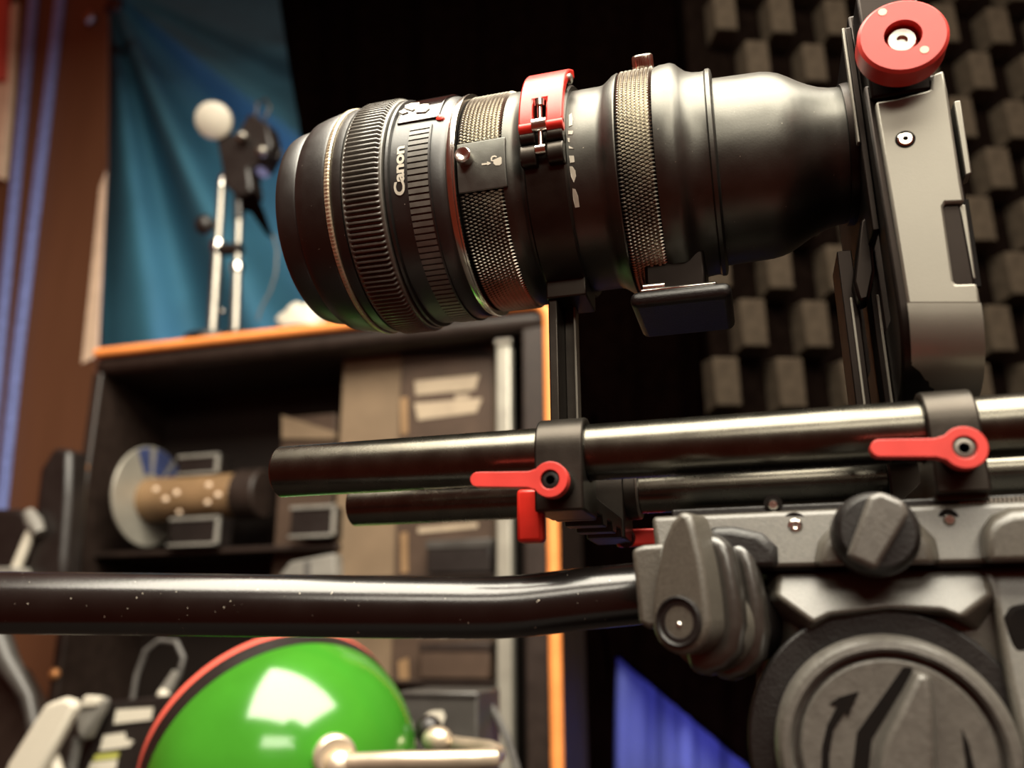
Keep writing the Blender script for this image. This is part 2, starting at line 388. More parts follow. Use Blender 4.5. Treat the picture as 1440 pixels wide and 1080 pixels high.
# carton with a pale side and a printed dark side
ck = thing('carton', 'tan carton with pale plain strip and two bars of cream print', 'carton', (P(580, 640, .64)[0], .66, TZ+.012))
lo, hi = pbox(475, 486, 696, 812, .64, .08)
z1 = hi[2]
obj('box_body', MB().box((lo[0], .64, TZ+.012), (hi[0], .725, z1)), 'tan', ck, bevel=.002)
lo2, hi2 = pbox(560, 486, 695, 812, .638, .004)
obj('printed_panel', MB().box((lo2[0], .637, TZ+.03), (hi2[0]-.001, .6405, z1-.002)), 'tan_dark', ck, bevel=.001)
for q in ([(583, 536), (674, 527), (668, 548), (585, 556)], [(583, 567), (678, 560), (670, 580), (588, 591)], [(640, 556), (660, 554), (660, 560), (640, 562)], [(588, 742), (672, 735), (672, 742), (588, 750)]):
    obj('print_bar', MB().pxz(pp(q, .6368), .6362, .6372), 'print', ck)
for q in ([(563, 560), (573, 558), (574, 610), (564, 612)], [(563, 750), (573, 748), (574, 805), (564, 806)], [(560, 930), (574, 925), (576, 960), (562, 965)]):
    obj('orange_print', MB().pxz(pp(q, .6366), .636, .637), 'cardgold', ck)
obj('round_mark', MB().pxz(pp([(560+i*9, 520-40*math.sin(pi*i/15)-18) for i in range(16)], .6366), .6362, .637), 'case_in', ck)
for i, (q, n_, mt_, lb) in enumerate([((600, 760, 690, 806), 'dark_tin', 'blackbox', 'low dark tin in front of the tan carton'), ((590, 905, 688, 955), 'brown_tin', 'tan_dark', 'dark brown tin in the case below the pan bar')]):
    lo, hi = pbox(*q, .615, .018); t = thing(n_, lb, 'tin', ((lo[0]+hi[0])/2, .62, lo[2]))
    obj('body', MB().box(lo, hi), mt_, t, bevel=.002); obj('lid', MB().box((lo[0]-.001, lo[1]-.001, hi[2]-.008), (hi[0]+.001, hi[1]+.001, hi[2]+.001)), 'greybox' if i == 0 else 'case', t, bevel=.001)

# silver reel with dotted gold drum
rc = P(208, 698, .668); rl = thing('film_reel', 'silver reel with dark blue sectors on a dotted golden drum', 'reel', tuple(rc-np.array([0, 0, .06])))
ax_ = np.array([math.cos(.05), -math.sin(.05), 0.]); ax_ /= np.linalg.norm(ax_)
e_x = np.array([-ax_[1], ax_[0], 0.]); R0 = .064
obj('flange', MB().prism(circ(0, 0, R0, 48), tuple(rc), e_x, (0, 0, 1), tuple(ax_*.004), holes=[circ(0, 0, .022, 24)]), 'silver', rl, bevel=.001)
for a0, a1 in ((1.05, 1.55), (.45, .9), (1.75, 2.1)):
    pl_ = circ(0, 0, R0*.97, 8, a0, a1, True)+circ(0, 0, R0*.45, 8, a1, a0, True)
    obj('sector', MB().prism(pl_, tuple(rc+ax_*.004), e_x, (0, 0, 1), tuple(ax_*.0012)), 'disk_blue', rl)
d0, d1 = P(208, 702, .668), P(338, 698, .668); d0[2] = d1[2] = (d0[2]+d1[2])/2
obj('drum', MB().rod(tuple(d0), tuple(d1), .0275, 32), 'cardgold', rl, bevel=.002)
for x, y in ((218, 688), (232, 702), (248, 693), (246, 718), (290, 706), (306, 696), (323, 688), (322, 712), (292, 682)):
    c = P(x, y, .668-.0275); rr_ = math.sqrt(max(.0275**2-(c[2]-d0[2])**2, 1e-6)); obj('dot', MB().ball((c[0], .668-rr_, c[2]), .0042, .0015, .0035, 12, 8), 'cream', rl)
obj('core_collar', MB().rod(tuple(d1), tuple(d1+np.array([.035, 0, 0])), .031, 32), 'case', rl, bevel=.003)
for q, lb in (((250, 640, 306, 668), 'small clear lidded box with pale rim above the golden drum'), ((238, 728, 306, 768), 'small dark box with pale rim below the golden drum'), ((408, 712, 470, 756), 'small dark box with pale rim beside the tan carton')):
    lo, hi = pbox(*q, .618 if q[0] == 238 else (.62 if q[0] == 408 else .654), .03); t = thing('parts_box', lb, 'box', ((lo[0]+hi[0])/2, lo[1]+.015, lo[2]))
    obj('body', MB().box(lo, hi), 'blackbox', t, bevel=.002)
    w_ = .0035
    for bx_ in (((lo[0]-.001, lo[1]-.002, hi[2]-w_), (hi[0]+.001, lo[1]+.004, hi[2]+.001)), ((lo[0]-.001, lo[1]-.002, lo[2]), (hi[0]+.001, lo[1]+.004, lo[2]+w_)), ((hi[0]-w_, lo[1]-.002, lo[2]), (hi[0]+.001, lo[1]+.004, hi[2]))):
        obj('rim', MB().box(*bx_), 'grey', t, bevel=.001)
lo, hi = pbox(396, 584, 472, 640, .66, .05); t = thing('brown_box', 'brown box with slanted lid deep inside the case', 'box', ((lo[0]+hi[0])/2, .68, lo[2]))
obj('body', MB().box((lo[0], .66, TZ+.012), hi), 'tan_dark', t, bevel=.002)
obj('lid', MB().pxz(pp([(396, 584), (472, 608), (472, 618), (396, 618)], .657), .656, .664), 'tan', t, bevel=.001)
sh = MB().box((xl+.014, YK+.03, P(250, 770, .63)[2]-.008), (P(474, 770, .63)[0], YK+.135, P(250, 770, .63)[2]-.002)); obj('shelf', sh, 'case', case, bevel=.001)
lo, hi = pbox(400, 775, 470, 808, .62, .02); t = thing('grey_tray', 'grey tray of small parts low in the case', 'tray', ((lo[0]+hi[0])/2, .63, lo[2]))
obj('body', MB().pxz(pp([(390, 812), (408, 790), (470, 778), (472, 812)], .62), .62, .64), 'grey', t, bevel=.002)
obj('divider', MB().pxz(pp([(428, 790), (436, 788), (436, 812), (428, 812)], .618), .617, .622), 'cable', t)

for q in ((385, 700, 812), (475, 700, 956)):
    za = P((q[0]+q[1])/2, q[2], .62)[2]
    obj('shelf', MB().box((P(q[0], q[2], .62)[0], YK+.003, za-.003), (P(q[1], q[2], .62)[0], YK+.036, za-.0003)), 'case', case)

# =================================================================== THINGS ON TOP OF THE CASE
YS = .628
def base_z(px): return zt
def stand(px0, pyb, px1, pyt, label, r, base_r):
    top = P(px1, pyt, YS); bot = P(px0, pyb, YS); bot[2] = zt; t = thing('desk_stand', label, 'stand', tuple(bot))
    obj('base', MB().lathe([(0, base_r), (.016, base_r), (.020, base_r*.75), (.024, base_r*.3)], tuple(bot), (0, 0, 1), 36), 'blackbox', t)
    midp = bot+(top-bot)*.62
    obj('pole', MB().rod(tuple(bot), tuple(midp), r), 'steel', t)
    obj('pole_tip', MB().rod(tuple(midp), tuple(top), r*.8), 'steel', t)
    obj('collar', MB().rod(tuple(midp-(top-bot)*.03), tuple(midp+(top-bot)*.03), r*1.35), 'chrome', t, bevel=.001)
    return t, top, bot
s1, t1, b1 = stand(300, 462, 312, 262, 'chrome desk stand holding up the round white disc', .0068, .034)
obj('elbow', MB().tube([t1, P(314, 250, YS), P(322, 243, YS), P(330, 252, YS)], .0055), 'chrome', s1)
obj('knob', MB().ball(tuple(P(288, 316, YS-.01)), .013, .012, .014), 'blackbox', s1)
obj('knob_stem', MB().rod(tuple(P(288, 316, YS-.01)), tuple(P(308, 316, YS)), .004), 'blackbox', s1)
s2, t2, b2 = stand(333, 458, 336, 310, 'thinner chrome desk stand under the black lamp arm', .0062, .020)
obj('sleeve', MB().rod(tuple(t2), tuple(P(336, 262, YS)), .0068), 'blackbox', s2, bevel=.001)
obj('cross_clamp', MB().rod(tuple(P(306, 352, YS)), tuple(P(340, 350, YS)), .0085), 'blackbox', s2, bevel=.002)
lp = thing('disc_lamp', 'round white disc lamp with black head and drooping black strap', 'lamp', tuple(P(330, 262, YS)))
dc = P(303, 170, YS-.02); nd = CAM-dc; nd = nd/np.linalg.norm(nd); nd = nd+np.array([-.35, 0, .1]); nd /= np.linalg.norm(nd)
obj('disc', MB().lathe([(0, .022), (.003, .0245), (.010, .0245), (.013, .020), (.014, 0.0001)], tuple(dc), tuple(nd), 36), 'white', lp, label='round white disc')
obj('disc_back', MB().lathe([(-.016, .008), (-.006, .022), (0, .025), (.003, .0252)], tuple(dc), tuple(nd), 36), 'blackbox', lp)
obj('head', MB().pxz(pp([(305, 190), (335, 190), (352, 160), (378, 175), (385, 205), (370, 232), (352, 240), (356, 270), (336, 280), (318, 262)], YS-.008), YS-.012, YS+.02), 'blackbox', lp, bevel=.004)
for q in ((340, 192), (368, 213)): obj('lug', MB().ball(tuple(P(*q, YS-.022)), .009, .007, .007), 'steel', lp)
obj('strap', MB().pxz(pp([(338, 268), (356, 262), (372, 300), (384, 336), (374, 330), (352, 298), (340, 296)], YS-.004), YS-.006, YS), 'drape', lp, bevel=.002)
obj('wing_nut', MB().tube([P(360, 165, YS), P(362, 145, YS), P(374, 140, YS), P(380, 152, YS), P(372, 168, YS)], .0022), 'blackbox', lp)
obj('wing_nut', MB().tube([P(382, 220, YS), P(392, 222, YS), P(395, 212, YS)], .0026), 'blackbox', lp)
obj('thin_cable', MB().tube([P(*q, YS+.01) for q in ((384, 330), (390, 352), (388, 385), (380, 410), (368, 432), (362, 450))], .0014, 8), 'cable', lp)
lo, hi = pbox(310, 428, 352, 452, YS+.012, .02)
gp = thing('camera_grip', 'low black grip lying between the chrome stands', 'grip', (P(330, 450, YS)[0], YS+.03, zt))
obj('body', MB().box((lo[0], YS+.02, zt), (hi[0], YS+.05, zt+.017)), 'blackbox', gp, bevel=.005); obj('button', MB().ball(tuple(P(313, 438, YS+.018)), .004), 'chrome', gp)
wp = P(418, 415, YS+.02); wv = MB(); wv.ball((P(425, 415, YS)[0], YS+.004, zt+.024), .034, .018, .028, 24, 14)
wv.v = [tuple(np.array(p)+np.array([.003*math.sin(p[2]*260+p[0]*150), 0, .003*math.sin(p[0]*310+p[1]*120)])) for p in wv.v]
obj('crumpled_cloth', wv, 'white', smooth=180, base=(wp[0], YS+.04, zt), label='crumpled white cloth on the case behind the lens front', cat='cloth')
obj('black_pouch', MB().ball((P(418, 440, YS-.02)[0], YS-.020, zt+.006), .036, .012, .008, 20, 10), 'blackbox', base=(P(412, 440, YS)[0], YS-.01, zt-.003), label='flat black pouch on the case before the crumpled white cloth', cat='pouch')

# =================================================================== LOW THINGS AROUND THE GREEN DOME
YG = .27
gc = P(400, 1082, YG); rg = 187*np.dot(FWD, gc-CAM)/F
gd = thing('dome_lamp', 'glossy green dome lamp with bolted metal bracket and red rim', 'lamp', (gc[0], YG, TZ))
axg = (-.92*RIGHT+.39*UP)*.58+FWD*.81; axg /= np.linalg.norm(axg)        # open side, turned away
dcen = gc
prof = [(-rg*math.cos(a)*.98, rg*math.sin(a)) for a in np.linspace(.0012, pi/2, 26)]+[(.004, rg*1.0), (.004, rg*.96)]+[(-rg*math.cos(a)*.93, rg*.95*math.sin(a)) for a in np.linspace(pi/2, .0012, 16)]
obj('shell', MB().lathe(prof, tuple(dcen), tuple(axg), 96), 'green', gd, smooth=60, label='glossy green shell')
obj('rim', MB().lathe([(.003, rg*.99), (.003, rg*1.003), (.015, rg*1.003), (.015, rg*.97), (.003, rg*.96)], tuple(dcen), tuple(axg), 96, closed=True), 'blackbox', gd, label='dark inner rim')
obj('red_rim', MB().lathe([(.015, rg*.97), (.015, rg*1.006), (.020, rg*1.004), (.020, rg*.97)], tuple(dcen), tuple(axg), 96, closed=True), 'rim_red', gd, label='red outer rim')
_d = ray(470, 1064); _o = CAM-dcen; _b = np.dot(_o, _d); _a = np.dot(_d, _d); _t = (-_b-math.sqrt(_b*_b-_a*(np.dot(_o, _o)-rg*rg)))/_a
pb_ = CAM+_t*_d; bn = pb_-dcen; bn /= np.linalg.norm(bn); bn = bn-.5*FWD; bn /= np.linalg.norm(bn); YB = pb_[1]-.006
obj('washer', MB().lathe([(-.004, .0122), (.004, .0122), (.006, .0098)], tuple(pb_-bn*.001), tuple(bn), 32), 'nickel', gd, bevel=.001)
obj('bolt', MB().lathe([(-.02, .004), (.004, .0078), (.012, .0075), (.015, .004), (.0155, .0001)], tuple(pb_+np.array([.002, 0, -.004])), tuple(bn), 24), 'nickel', gd)
br = [P(480, 1073, YB), P(560, 1070, YB), P(650, 1069, YB+.005), P(690, 1066, YB+.015), P(699, 1060, YB+.04), P(688, 1054, YB+.07), P(650, 1049, YB+.10), P(610, 1042, YB+.13)]
obj('bracket', MB().tube(br, .0052, 14), 'nickel', gd)
obj('bracket_nut', MB().ball(tuple(P(615, 1040, YG+.02)), .010, .008, .008), 'nickel', gd); obj('end_knob', MB().ball(tuple(P(603, 1026, YG+.03)), .009, .008, .009), 'blackbox', gd)
obj('stand_pole', MB().rod((gc[0]+.02, YG+.03, TZ), (gc[0]+.02, YG+.03, dcen[2]-rg*.8), .008), 'nickel', gd)
obj('stand_base', MB().lathe([(0, .07), (.006, .07), (.012, .02)], (gc[0]+.02, YG+.03, TZ), (0, 0, 1), 36), 'blackbox', gd)

def tall_box(name, px, Y, dep, m_, label, cat, slope=0):
    t = thing(name, label, cat, (P((px[0]+px[2])/2, px[1], Y)[0], Y+dep/2, TZ)); lo, hi = pbox(*px, Y, dep)
    obj('body', MB().box((lo[0], Y, TZ), (hi[0], Y+dep, hi[2])), m_, t, bevel=.002); return t, lo, hi
t, lo, hi = tall_box('camera_box', (560, 972, 672, 1080), .42, .06, 'greybox', 'dark grey box with small white mark behind the green dome', 'box')
obj('white_mark', MB().pxz(pp([(598, 1006), (606, 1000), (622, 999), (626, 1008), (622, 1020), (612, 1018), (606, 1010), (600, 1012)], .4195), .4188, .4202), 'white', t)
obj('lid_seam', MB().box((lo[0]+.001, .4185, hi[2]-.004), (hi[0]-.001, .421, hi[2]-.003)), 'blackbox', t)
t = thing('printed_box', 'black tilted box with pale and yellow print beside the green dome', 'box', tuple(P(150, 1140, .45)))
obj('body', MB().pxz(pp([(140, 988), (262, 975), (250, 1180), (60, 1190)], .45), .45, .49), 'blackbox', t, bevel=.002)
obj('pale_print', MB().pxz(pp([(164, 998), (215, 995), (212, 1012), (160, 1018)], .449), .4486, .4505).pxz(pp([(146, 1034), (175, 1030), (176, 1040), (188, 1042), (182, 1050), (140, 1056)], .449), .4486, .4505).pxz(pp([(128, 1072), (165, 1068), (160, 1090), (120, 1094)], .449), .4486, .4505), 'white', t)
obj('yellow_print', MB().pxz(pp([(135, 1061), (168, 1058), (165, 1066), (130, 1070)], .449), .4486, .4505), 'yellow', t)
t = thing('spring_clip', 'cream plastic clip with two long jaws left of the printed box', 'clip', tuple(P(40, 1150, .40)))
for q in ([(88, 981), (100, 985), (105, 994), (60, 1078), (20, 1150), (-20, 1150), (10, 1072), (62, 990)], [(50, 1056), (62, 1062), (70, 1090), (60, 1150), (40, 1150), (44, 1090)]):
    obj('jaw', MB().pxz(pp(q, .40), .40 if q[0][0] == 88 else .41, .412 if q[0][0] == 88 else .42), 'white', t, bevel=.004)
obj('spring', MB().rod(tuple(P(40, 1110, .395)), tuple(P(40, 1110, .425)), .006), 'steel', t)
t = thing('grey_plug', 'pale grey connector plug standing beside the cream clip', 'plug', tuple(P(118, 1120, .43)))
obj('body', MB().pxz(pp([(116, 980), (143, 982), (138, 1000), (116, 1044), (106, 1036), (104, 1005)], .43), .43, .445), 'grey', t, bevel=.004)
obj('tip', MB().pxz(pp([(118, 978), (140, 980), (136, 994), (112, 996)], .428), .427, .436), 'white', t, bevel=.002)
obj('stem', MB().tube([P(110, 1038, .437), P(100, 1080, .437), P(95, 1180, .437)], .005), 'cable', t)
cbp = [(185, 990), (192, 950), (205, 915), (225, 900), (248, 903), (258, 925), (252, 950), (238, 972), (230, 976)]
t = thing('looped_cable', 'dark grey cable looping up behind the printed box', 'cable', tuple(P(185, 990, .5)))
obj('cord', MB().tube([P(*q, .50) for q in [(175, 1100), (180, 1040)]+cbp], .0026, 10), 'cable', t); obj('plug', MB().tube([P(248, 945, .498), P(240, 962, .498), P(231, 976, .498)], [.004, .006, .0065], 12), 'grey', t)
obj('plug_tip', MB().ball(tuple(P(230, 977, .494)), .006), 'white', t)
obj('bent_cable', MB().tube([P(*q, .46) for q in ((685, 985), (700, 1010), (714, 1040), (726, 1080), (732, 1150))], .0032, 10), 'cable', base=tuple(P(732, 1150, .46)), label='grey cable curving down beside the dark grey box', cat='cable')
# dark equipment at the far left
t = thing('light_stand_head', 'dark stand head with pale locking handle left of the case', 'stand', tuple(P(40, 1100, .50)))
obj('body', MB().pxz(pp([(75, 628), (98, 632), (96, 700), (90, 780), (88, 830), (30, 830), (45, 740), (55, 660)], .50), .50, .53), 'blackbox', t, bevel=.006)
obj('arm', MB().pxz(pp([(-30, 715), (30, 715), (45, 735), (20, 830), (-30, 830)], .51), .51, .54), 'blackbox', t, bevel=.006)
obj('handle', MB().tube([P(20, 806, .494), P(34, 772, .494), P(44, 748, .494)], .0055), 'white', t); obj('handle_cap', MB().tube([P(40, 720, .492), P(48, 735, .492), P(56, 750, .492)], [.006, .009, .006]), 'grey', t)
obj('plate', MB().pxz(pp([(-30, 800), (32, 798), (34, 815), (-30, 818)], .49), .48, .51), 'grey', t, bevel=.002)
obj('strut', MB().tube([P(-10, 880, .5), P(10, 930, .5), P(40, 980, .5), P(60, 1080, .5), P(60, 1250, .5)], [.014, .012, .007, .006, .006]), 'greybox', t)
obj('lower_body', MB().pxz(pp([(-60, 930), (8, 940), (40, 1000), (48, 1090), (-60, 1100)], .515), .515, .55), 'case', t, bevel=.006)

# =================================================================== SUPPORT RODS
YN, YF, RR = -.03, .038, .0075
for Y, x0, lb in ((YN, -.0838, 'thick black support rod carrying both red clamp levers on its side'), (YF, -.0935, 'black support rod running behind the thicker rod under the lens')):
    q = MB().lathe([(x0, .0056), (x0, .0070), (x0+.0006, RR), (.30, RR), (.30, .0056)], (0, Y, 0), (1, 0, 0), 48, closed=True)
    obj('support_rod', q, 'rod', base=(x0, Y, 0), label=lb, cat='rod')

# =================================================================== LENS
L = thing('camera_lens', 'black camera lens with ribbed focus ring, gold ring and white lettering', 'lens', (-.06, 0, ZL-.04))
A0 = (0, 0, ZL)
obj('front_rim', MB().lathe([(-.080, .029), (-.0905, .0300), (-.0918, .0308), (-.0920, .0322), (-.0912, .0332), (-.0895, .0338), (-.0845, .0346), (-.0838, .0344), (-.0832, .0350), (-.081, .035)], A0, n=96, closed=True), 'lens_satin', L)
obj('front_glass', MB().lathe([(-.079, .0292), (-.081, .029), (-.083, .022), (-.0842, .012), (-.0845, .0001)], A0, n=48), 'glass', L)
obj('front_ring', MB().lathe([(-.0832, .034), (-.0829, .0357), (-.0815, .0367), (-.079, .0374), (-.0722, .0387), (-.0714, .0386), (-.0712, .036)], A0, n=96), 'lens_black', L)
obj('gold_ring', MB().lathe([(-.0712, .037), (-.0711, .0388), (-.0707, .0391, .0001), (-.0697, .0392, .0001), (-.0693, .0388), (-.0692, .037)], A0, n=800, fn=lambda t: 1 if math.sin(t*200) > 0 else -.9), 'gold', L, label='fine notched gold ring')
x_, th0 = onc(452, 203, .0378)
q = MB(); c = Vector(cyl(x_, th0, .0374)); nrm = Vector((0, -math.cos(th0), math.sin(th0)))
q.lathe([(0, .0012), (.0006, .0012), (.0006, .0007), (.0001, .0007)], c, nrm, 16); obj('set_screw', q, 'groove', L)
obj('grip_seat', MB().lathe([(-.0692, .037), (-.0691, .0385), (-.0682, .0389), (-.0655, .0390), (-.0652, .038)], A0, n=96), 'lens_black', L)
def rib(t):
    s_ = math.sin(t*140); return max(-1, min(1, s_*1.9))
obj('focus_ring', MB().lathe([(-.0655, .0375), (-.0652, .0387), (-.0646, .0390), (-.0641, .0390, .0003), (-.0635, .0389, .0010), (-.0536, .0389, .0010), (-.0530, .0390, .0003), (-.0526, .0389), (-.0520, .0391), (-.0516, .0389), (-.0514, .0375)], A0, n=1120, fn=rib), 'rubber', L, smooth=50)
obj('rear_collar', MB().lathe([(-.0514, .037), (-.0513, .0380), (-.0505, .0388), (-.0497, .0387), (-.0493, .0378), (-.0493, .036)], A0, n=96), 'lens_satin', L)
obj('barrel', MB().lathe([(-.0495, .036), (-.0494, .0376), (-.044, .0376), (-.0365, .0375), (-.0335, .0372), (-.0322, .0366), (-.0316, .0360), (-.0316, .034)], A0, n=96), 'lens_satin', L)
# raised pads of the rear grip, broken by the window on top
q = MB(); tt0 = onc(588, 178, .0378)[1]; n_ = 96; dt = 2*pi/119
for k in range(n_):
    t1_ = tt0-k*dt; q.slab(-.0434, -.0367, t1_-dt*.70, t1_, .0368, .0380, 2)
obj('grip_pads', q, 'rubber', L, kind='stuff', bevel=0)
q = MB(); q.slab(-.0438, -.0434, tt0-n_*dt, tt0, .0368, .0379, 90).slab(-.0367, -.0361, tt0-n_*dt, tt0, .0368, .0381, 90); obj('grip_edges', q, 'lens_satin', L)
# window with pale marks on top
q = MB(); ta = onc(575, 172, .038)[1]; q.slab(-.0485, -.0345, ta, ta+.95, .0366, .0381, 24); WN = obj('scale_window', q, 'gloss_black', L, bevel=.0004)
q = MB(); q.decal([(583, 150), (596, 147), (603, 147), (604, 153), (598, 158), (585, 159)], .0382).decal([(570, 149), (578, 146), (590, 145), (588, 151), (580, 156), (570, 153)], .0382).decal([(561, 158), (569, 154), (574, 158), (566, 161)], .0382); obj('scale_marks', q, 'white', WN)
# lettering
tc_ = bpy.data.curves.new('lettering', 'FONT'); tc_.body = 'Canon'; tc_.size = 1.0; tc_.offset = .034; tc_.resolution_u = 4; tc_.space_character = .96
to = bpy.data.objects.new('lettering_source', tc_); COL.objects.link(to)
bpy.context.view_layer.update(); dg = bpy.context.evaluated_depsgraph_get(); me = to.evaluated_get(dg).to_mesh()
tv = [v.co.copy() for v in me.vertices]; tf = [tuple(p.vertices) for p in me.polygons]; to.evaluated_get(dg).to_mesh_clear()
bpy.data.objects.remove(to); bpy.data.curves.remove(tc_)
xa, ta = onc(562, 275, .0378); xb, tb = onc(562, 206, .0378); wx = max(v.x for v in tv)-min(v.x for v in tv); x0_ = min(v.x for v in tv)
xbase = onc(567.5, 240, .0378)[0]; xcap = onc(553, 240, .0378)[0]; hcap = .72
q = MB(); q.add([cyl(xbase-(v.y/hcap)*(xbase-xcap), ta+(v.x-x0_)/wx*(tb-ta), .03785) for v in tv], tf)
# small slab feet on the stems of the letters
obj('lettering', q, 'white', L, smooth=0, label='white lettering reading Canon')
x_, t_ = onc(619, 165, .0376); nrm = Vector((0, -math.cos(t_), math.sin(t_)))
obj('index_dot', MB().lathe([(-.0006, .0014), (.0003, .0014), (.0007, .0009), (.0008, .0001)], Vector(cyl(x_, t_, .0374)), nrm, 20), 'red_dot', L, label='red index dot')
obj('mount_ring', MB().lathe([(-.0318, .033), (-.0317, .0362), (-.0308, .0368), (-.0296, .0368), (-.0292, .0372), (-.0286, .0372), (-.0284, .034)], A0, n=96), 'chrome', L, label='chrome mount ring')

# =================================================================== LENS ADAPTER
AD = thing('lens_adapter', 'grey black lens adapter with two knurled rings and tapering barrel', 'adapter', (.03, 0, ZL-.036))
def knurling(x0, x1, nx, nth, r, h, skip=lambda t: False):
    q = MB(); dx = (x1-x0)/nx; dth = 2*pi/nth
    for i in range(nx):
        x = x0+dx*(i+.5)
        for k in range(nth):
            t = (k+(.5 if i % 2 else 0))*dth
            tt = (t+pi) % (2*pi)-pi
            if skip(tt): continue
            a, b_ = dx*.86, dth*.46; a2_, b2_ = a*.25, b_*.18
            q.add([cyl(x-a, t, r), cyl(x, t-b_, r), cyl(x+a, t, r), cyl(x, t+b_, r), cyl(x-a2_, t, r+h), cyl(x, t-b2_, r+h), cyl(x+a2_, t, r+h), cyl(x, t+b2_, r+h)],
                  [(4, 5, 6, 7), (0, 1, 5, 4), (1, 2, 6, 5), (2, 3, 7, 6), (3, 0, 4, 7)])
    return q
tA, tB = onc(690, 266, .036)[1], onc(690, 196, .036)[1]
K1 = obj('front_knurled_ring', MB().lathe([(-.0284, .033), (-.0283, .0352), (-.0279, .0355), (-.0143, .0352), (-.0141, .0335)], A0, n=96), 'groove', AD)
obj('knurling', knurling(-.0278, -.0146, 10, 190, .0352, .0007, lambda t: tA-.01 < t < tB+.01), 'knurl', K1, kind='stuff', smooth=0)
obj('lock_panel', MB().slab(-.0281, -.0128, tA, tB, .0345, .0362, 20), 'panel', K1, bevel=.0003)
x_, t_ = onc(655, 224, .0362); nrm = Vector((0, -math.cos(t_), math.sin(t_)))
pn = obj('lock_pin', MB().lathe([(-.001, .0025), (.0032, .0025), (.0036, .0022), (.0036, .0015), (.0030, .0004)], Vector(cyl(x_, t_, .0362)), nrm, 28), 'chrome', K1, label='chrome lock pin')
q = MB(); q.decal([(677.5, 230), (685, 229), (685, 227), (691, 229.5), (686, 232.5), (685, 231.5), (677.5, 232.5)], .0362, .0001)
q.decal([(694, 225), (704, 220.5), (705.5, 222), (705.5, 230), (703, 232.5), (697, 232.5), (694, 230)], .0362, .0001).decal([(690, 222.5), (692, 219.5), (696, 218.5), (699, 220), (698, 221.5), (695, 220.8), (692.5, 222), (692, 225), (696, 226), (695, 227.5), (690.5, 226.5)], .0362, .0001)
obj('lock_marks', q, 'white', K1, smooth=0)
obj('body', MB().lathe([(-.0145, .033), (-.0143, .0352), (-.0125, .0352), (-.0108, .0345), (-.0092, .0330), (-.0084, .0326), (.0135, .0325), (.0148, .0327), (.0160, .0335), (.0180, .0350), (.0193, .0355), (.0197, .0353), (.0197, .033)], A0, n=96), 'adapter', AD)
K2 = obj('rear_knurled_ring', MB().lathe([(.0197, .033), (.0198, .0350), (.0203, .0352), (.0304, .0350), (.0306, .033)], A0, n=96), 'groove', AD)
obj('knurling', knurling(.0202, .0303, 8, 190, .0350, .0007), 'knurl', K2, kind='stuff', smooth=0)
ts = MB(); ts.lathe([(0, .0029, .0), (.0004, .0031, .00018), (.0042, .0031, .00018), (.0046, .0028, 0)], cyl(.0275, 1.02, .0350), (0, -math.cos(1.02), math.sin(1.02)), 120, fn=lambda t: 1 if math.sin(t*30) > 0 else -1); obj('thumb_screw', ts, 'chrome', AD, label='small knurled steel thumb screw')
obj('ridged_ring', MB().lathe([(.0306, .033), (.0307, .0351), (.0325, .0356), (.0358, .0357), (.0372, .0351), (.0385, .0338), (.0400, .0326), (.0420, .0319), (.0445, .0316), (.0456, .0317), (.0461, .0322), (.0472, .0322), (.0477, .0317), (.0480, .0303), (.0480, .028)], A0, n=96), 'adapter', AD)
obj('rear_barrel', MB().lathe([(.0479, .028), (.0480, .0291), (.0500, .0290), (.0620, .0286), (.0648, .0281), (.0672, .0273), (.0698, .0259), (.0725, .0242), (.0755, .0226), (.0785, .0214), (.0815, .0207), (.0838, .0205), (.0842, .0204), (.0842, .018)], A0, n=96), 'adapter', AD)
obj('rear_flange', MB().lathe([(.0840, .018), (.0843, .0212), (.0855, .0214), (.0866, .0214), (.0866, .018)], A0, n=96), 'cage_dark', AD)
# white lettering running round the body, half hidden by the band
q = MB()
for pts in ([(800, 162), (804, 159), (806, 168), (805, 176), (800, 178)], [(799, 184), (806, 184), (805, 189), (799, 189)], [(798, 194), (801, 194), (801, 200), (799, 200)], [(800, 205), (807, 209), (800, 209)], [(800, 219), (807, 219), (808, 228), (802, 229)], [(801, 234), (805, 234), (809, 240), (810, 248), (807, 257), (803, 248)], [(805, 265), (809, 266), (813, 276), (815, 291), (809, 292), (806, 280)]):
    q.decal(pts, .0326, .0001)
obj('body_lettering', q, 'white', AD, smooth=0)
# glossy foot below
fa, fb = P(886, 440, -.018), P(1026, 435, -.018)
FT = obj('foot', MB().box((fa[0], -.018, ZL-.0488), (fb[0]+.001, .012, ZL-.0440)), 'head_dark', AD, bevel=.0022, segs=3)
obj('foot_edge', MB().box((fa[0]+.003, -.0165, ZL-.0442), (fb[0]-.003, .011, ZL-.0430)), 'chrome', FT, bevel=.0006)
obj('pedestal', MB().box((fa[0]+.004, -.011, ZL-.0445), (fb[0]-.006, .011, ZL-.0300)), 'cage_dark', AD, bevel=.001)
obj('foot_screw', MB().rod(tuple(P(905, 406, -.014)), tuple(P(935, 403, -.014)), .0014), 'chrome', FT)

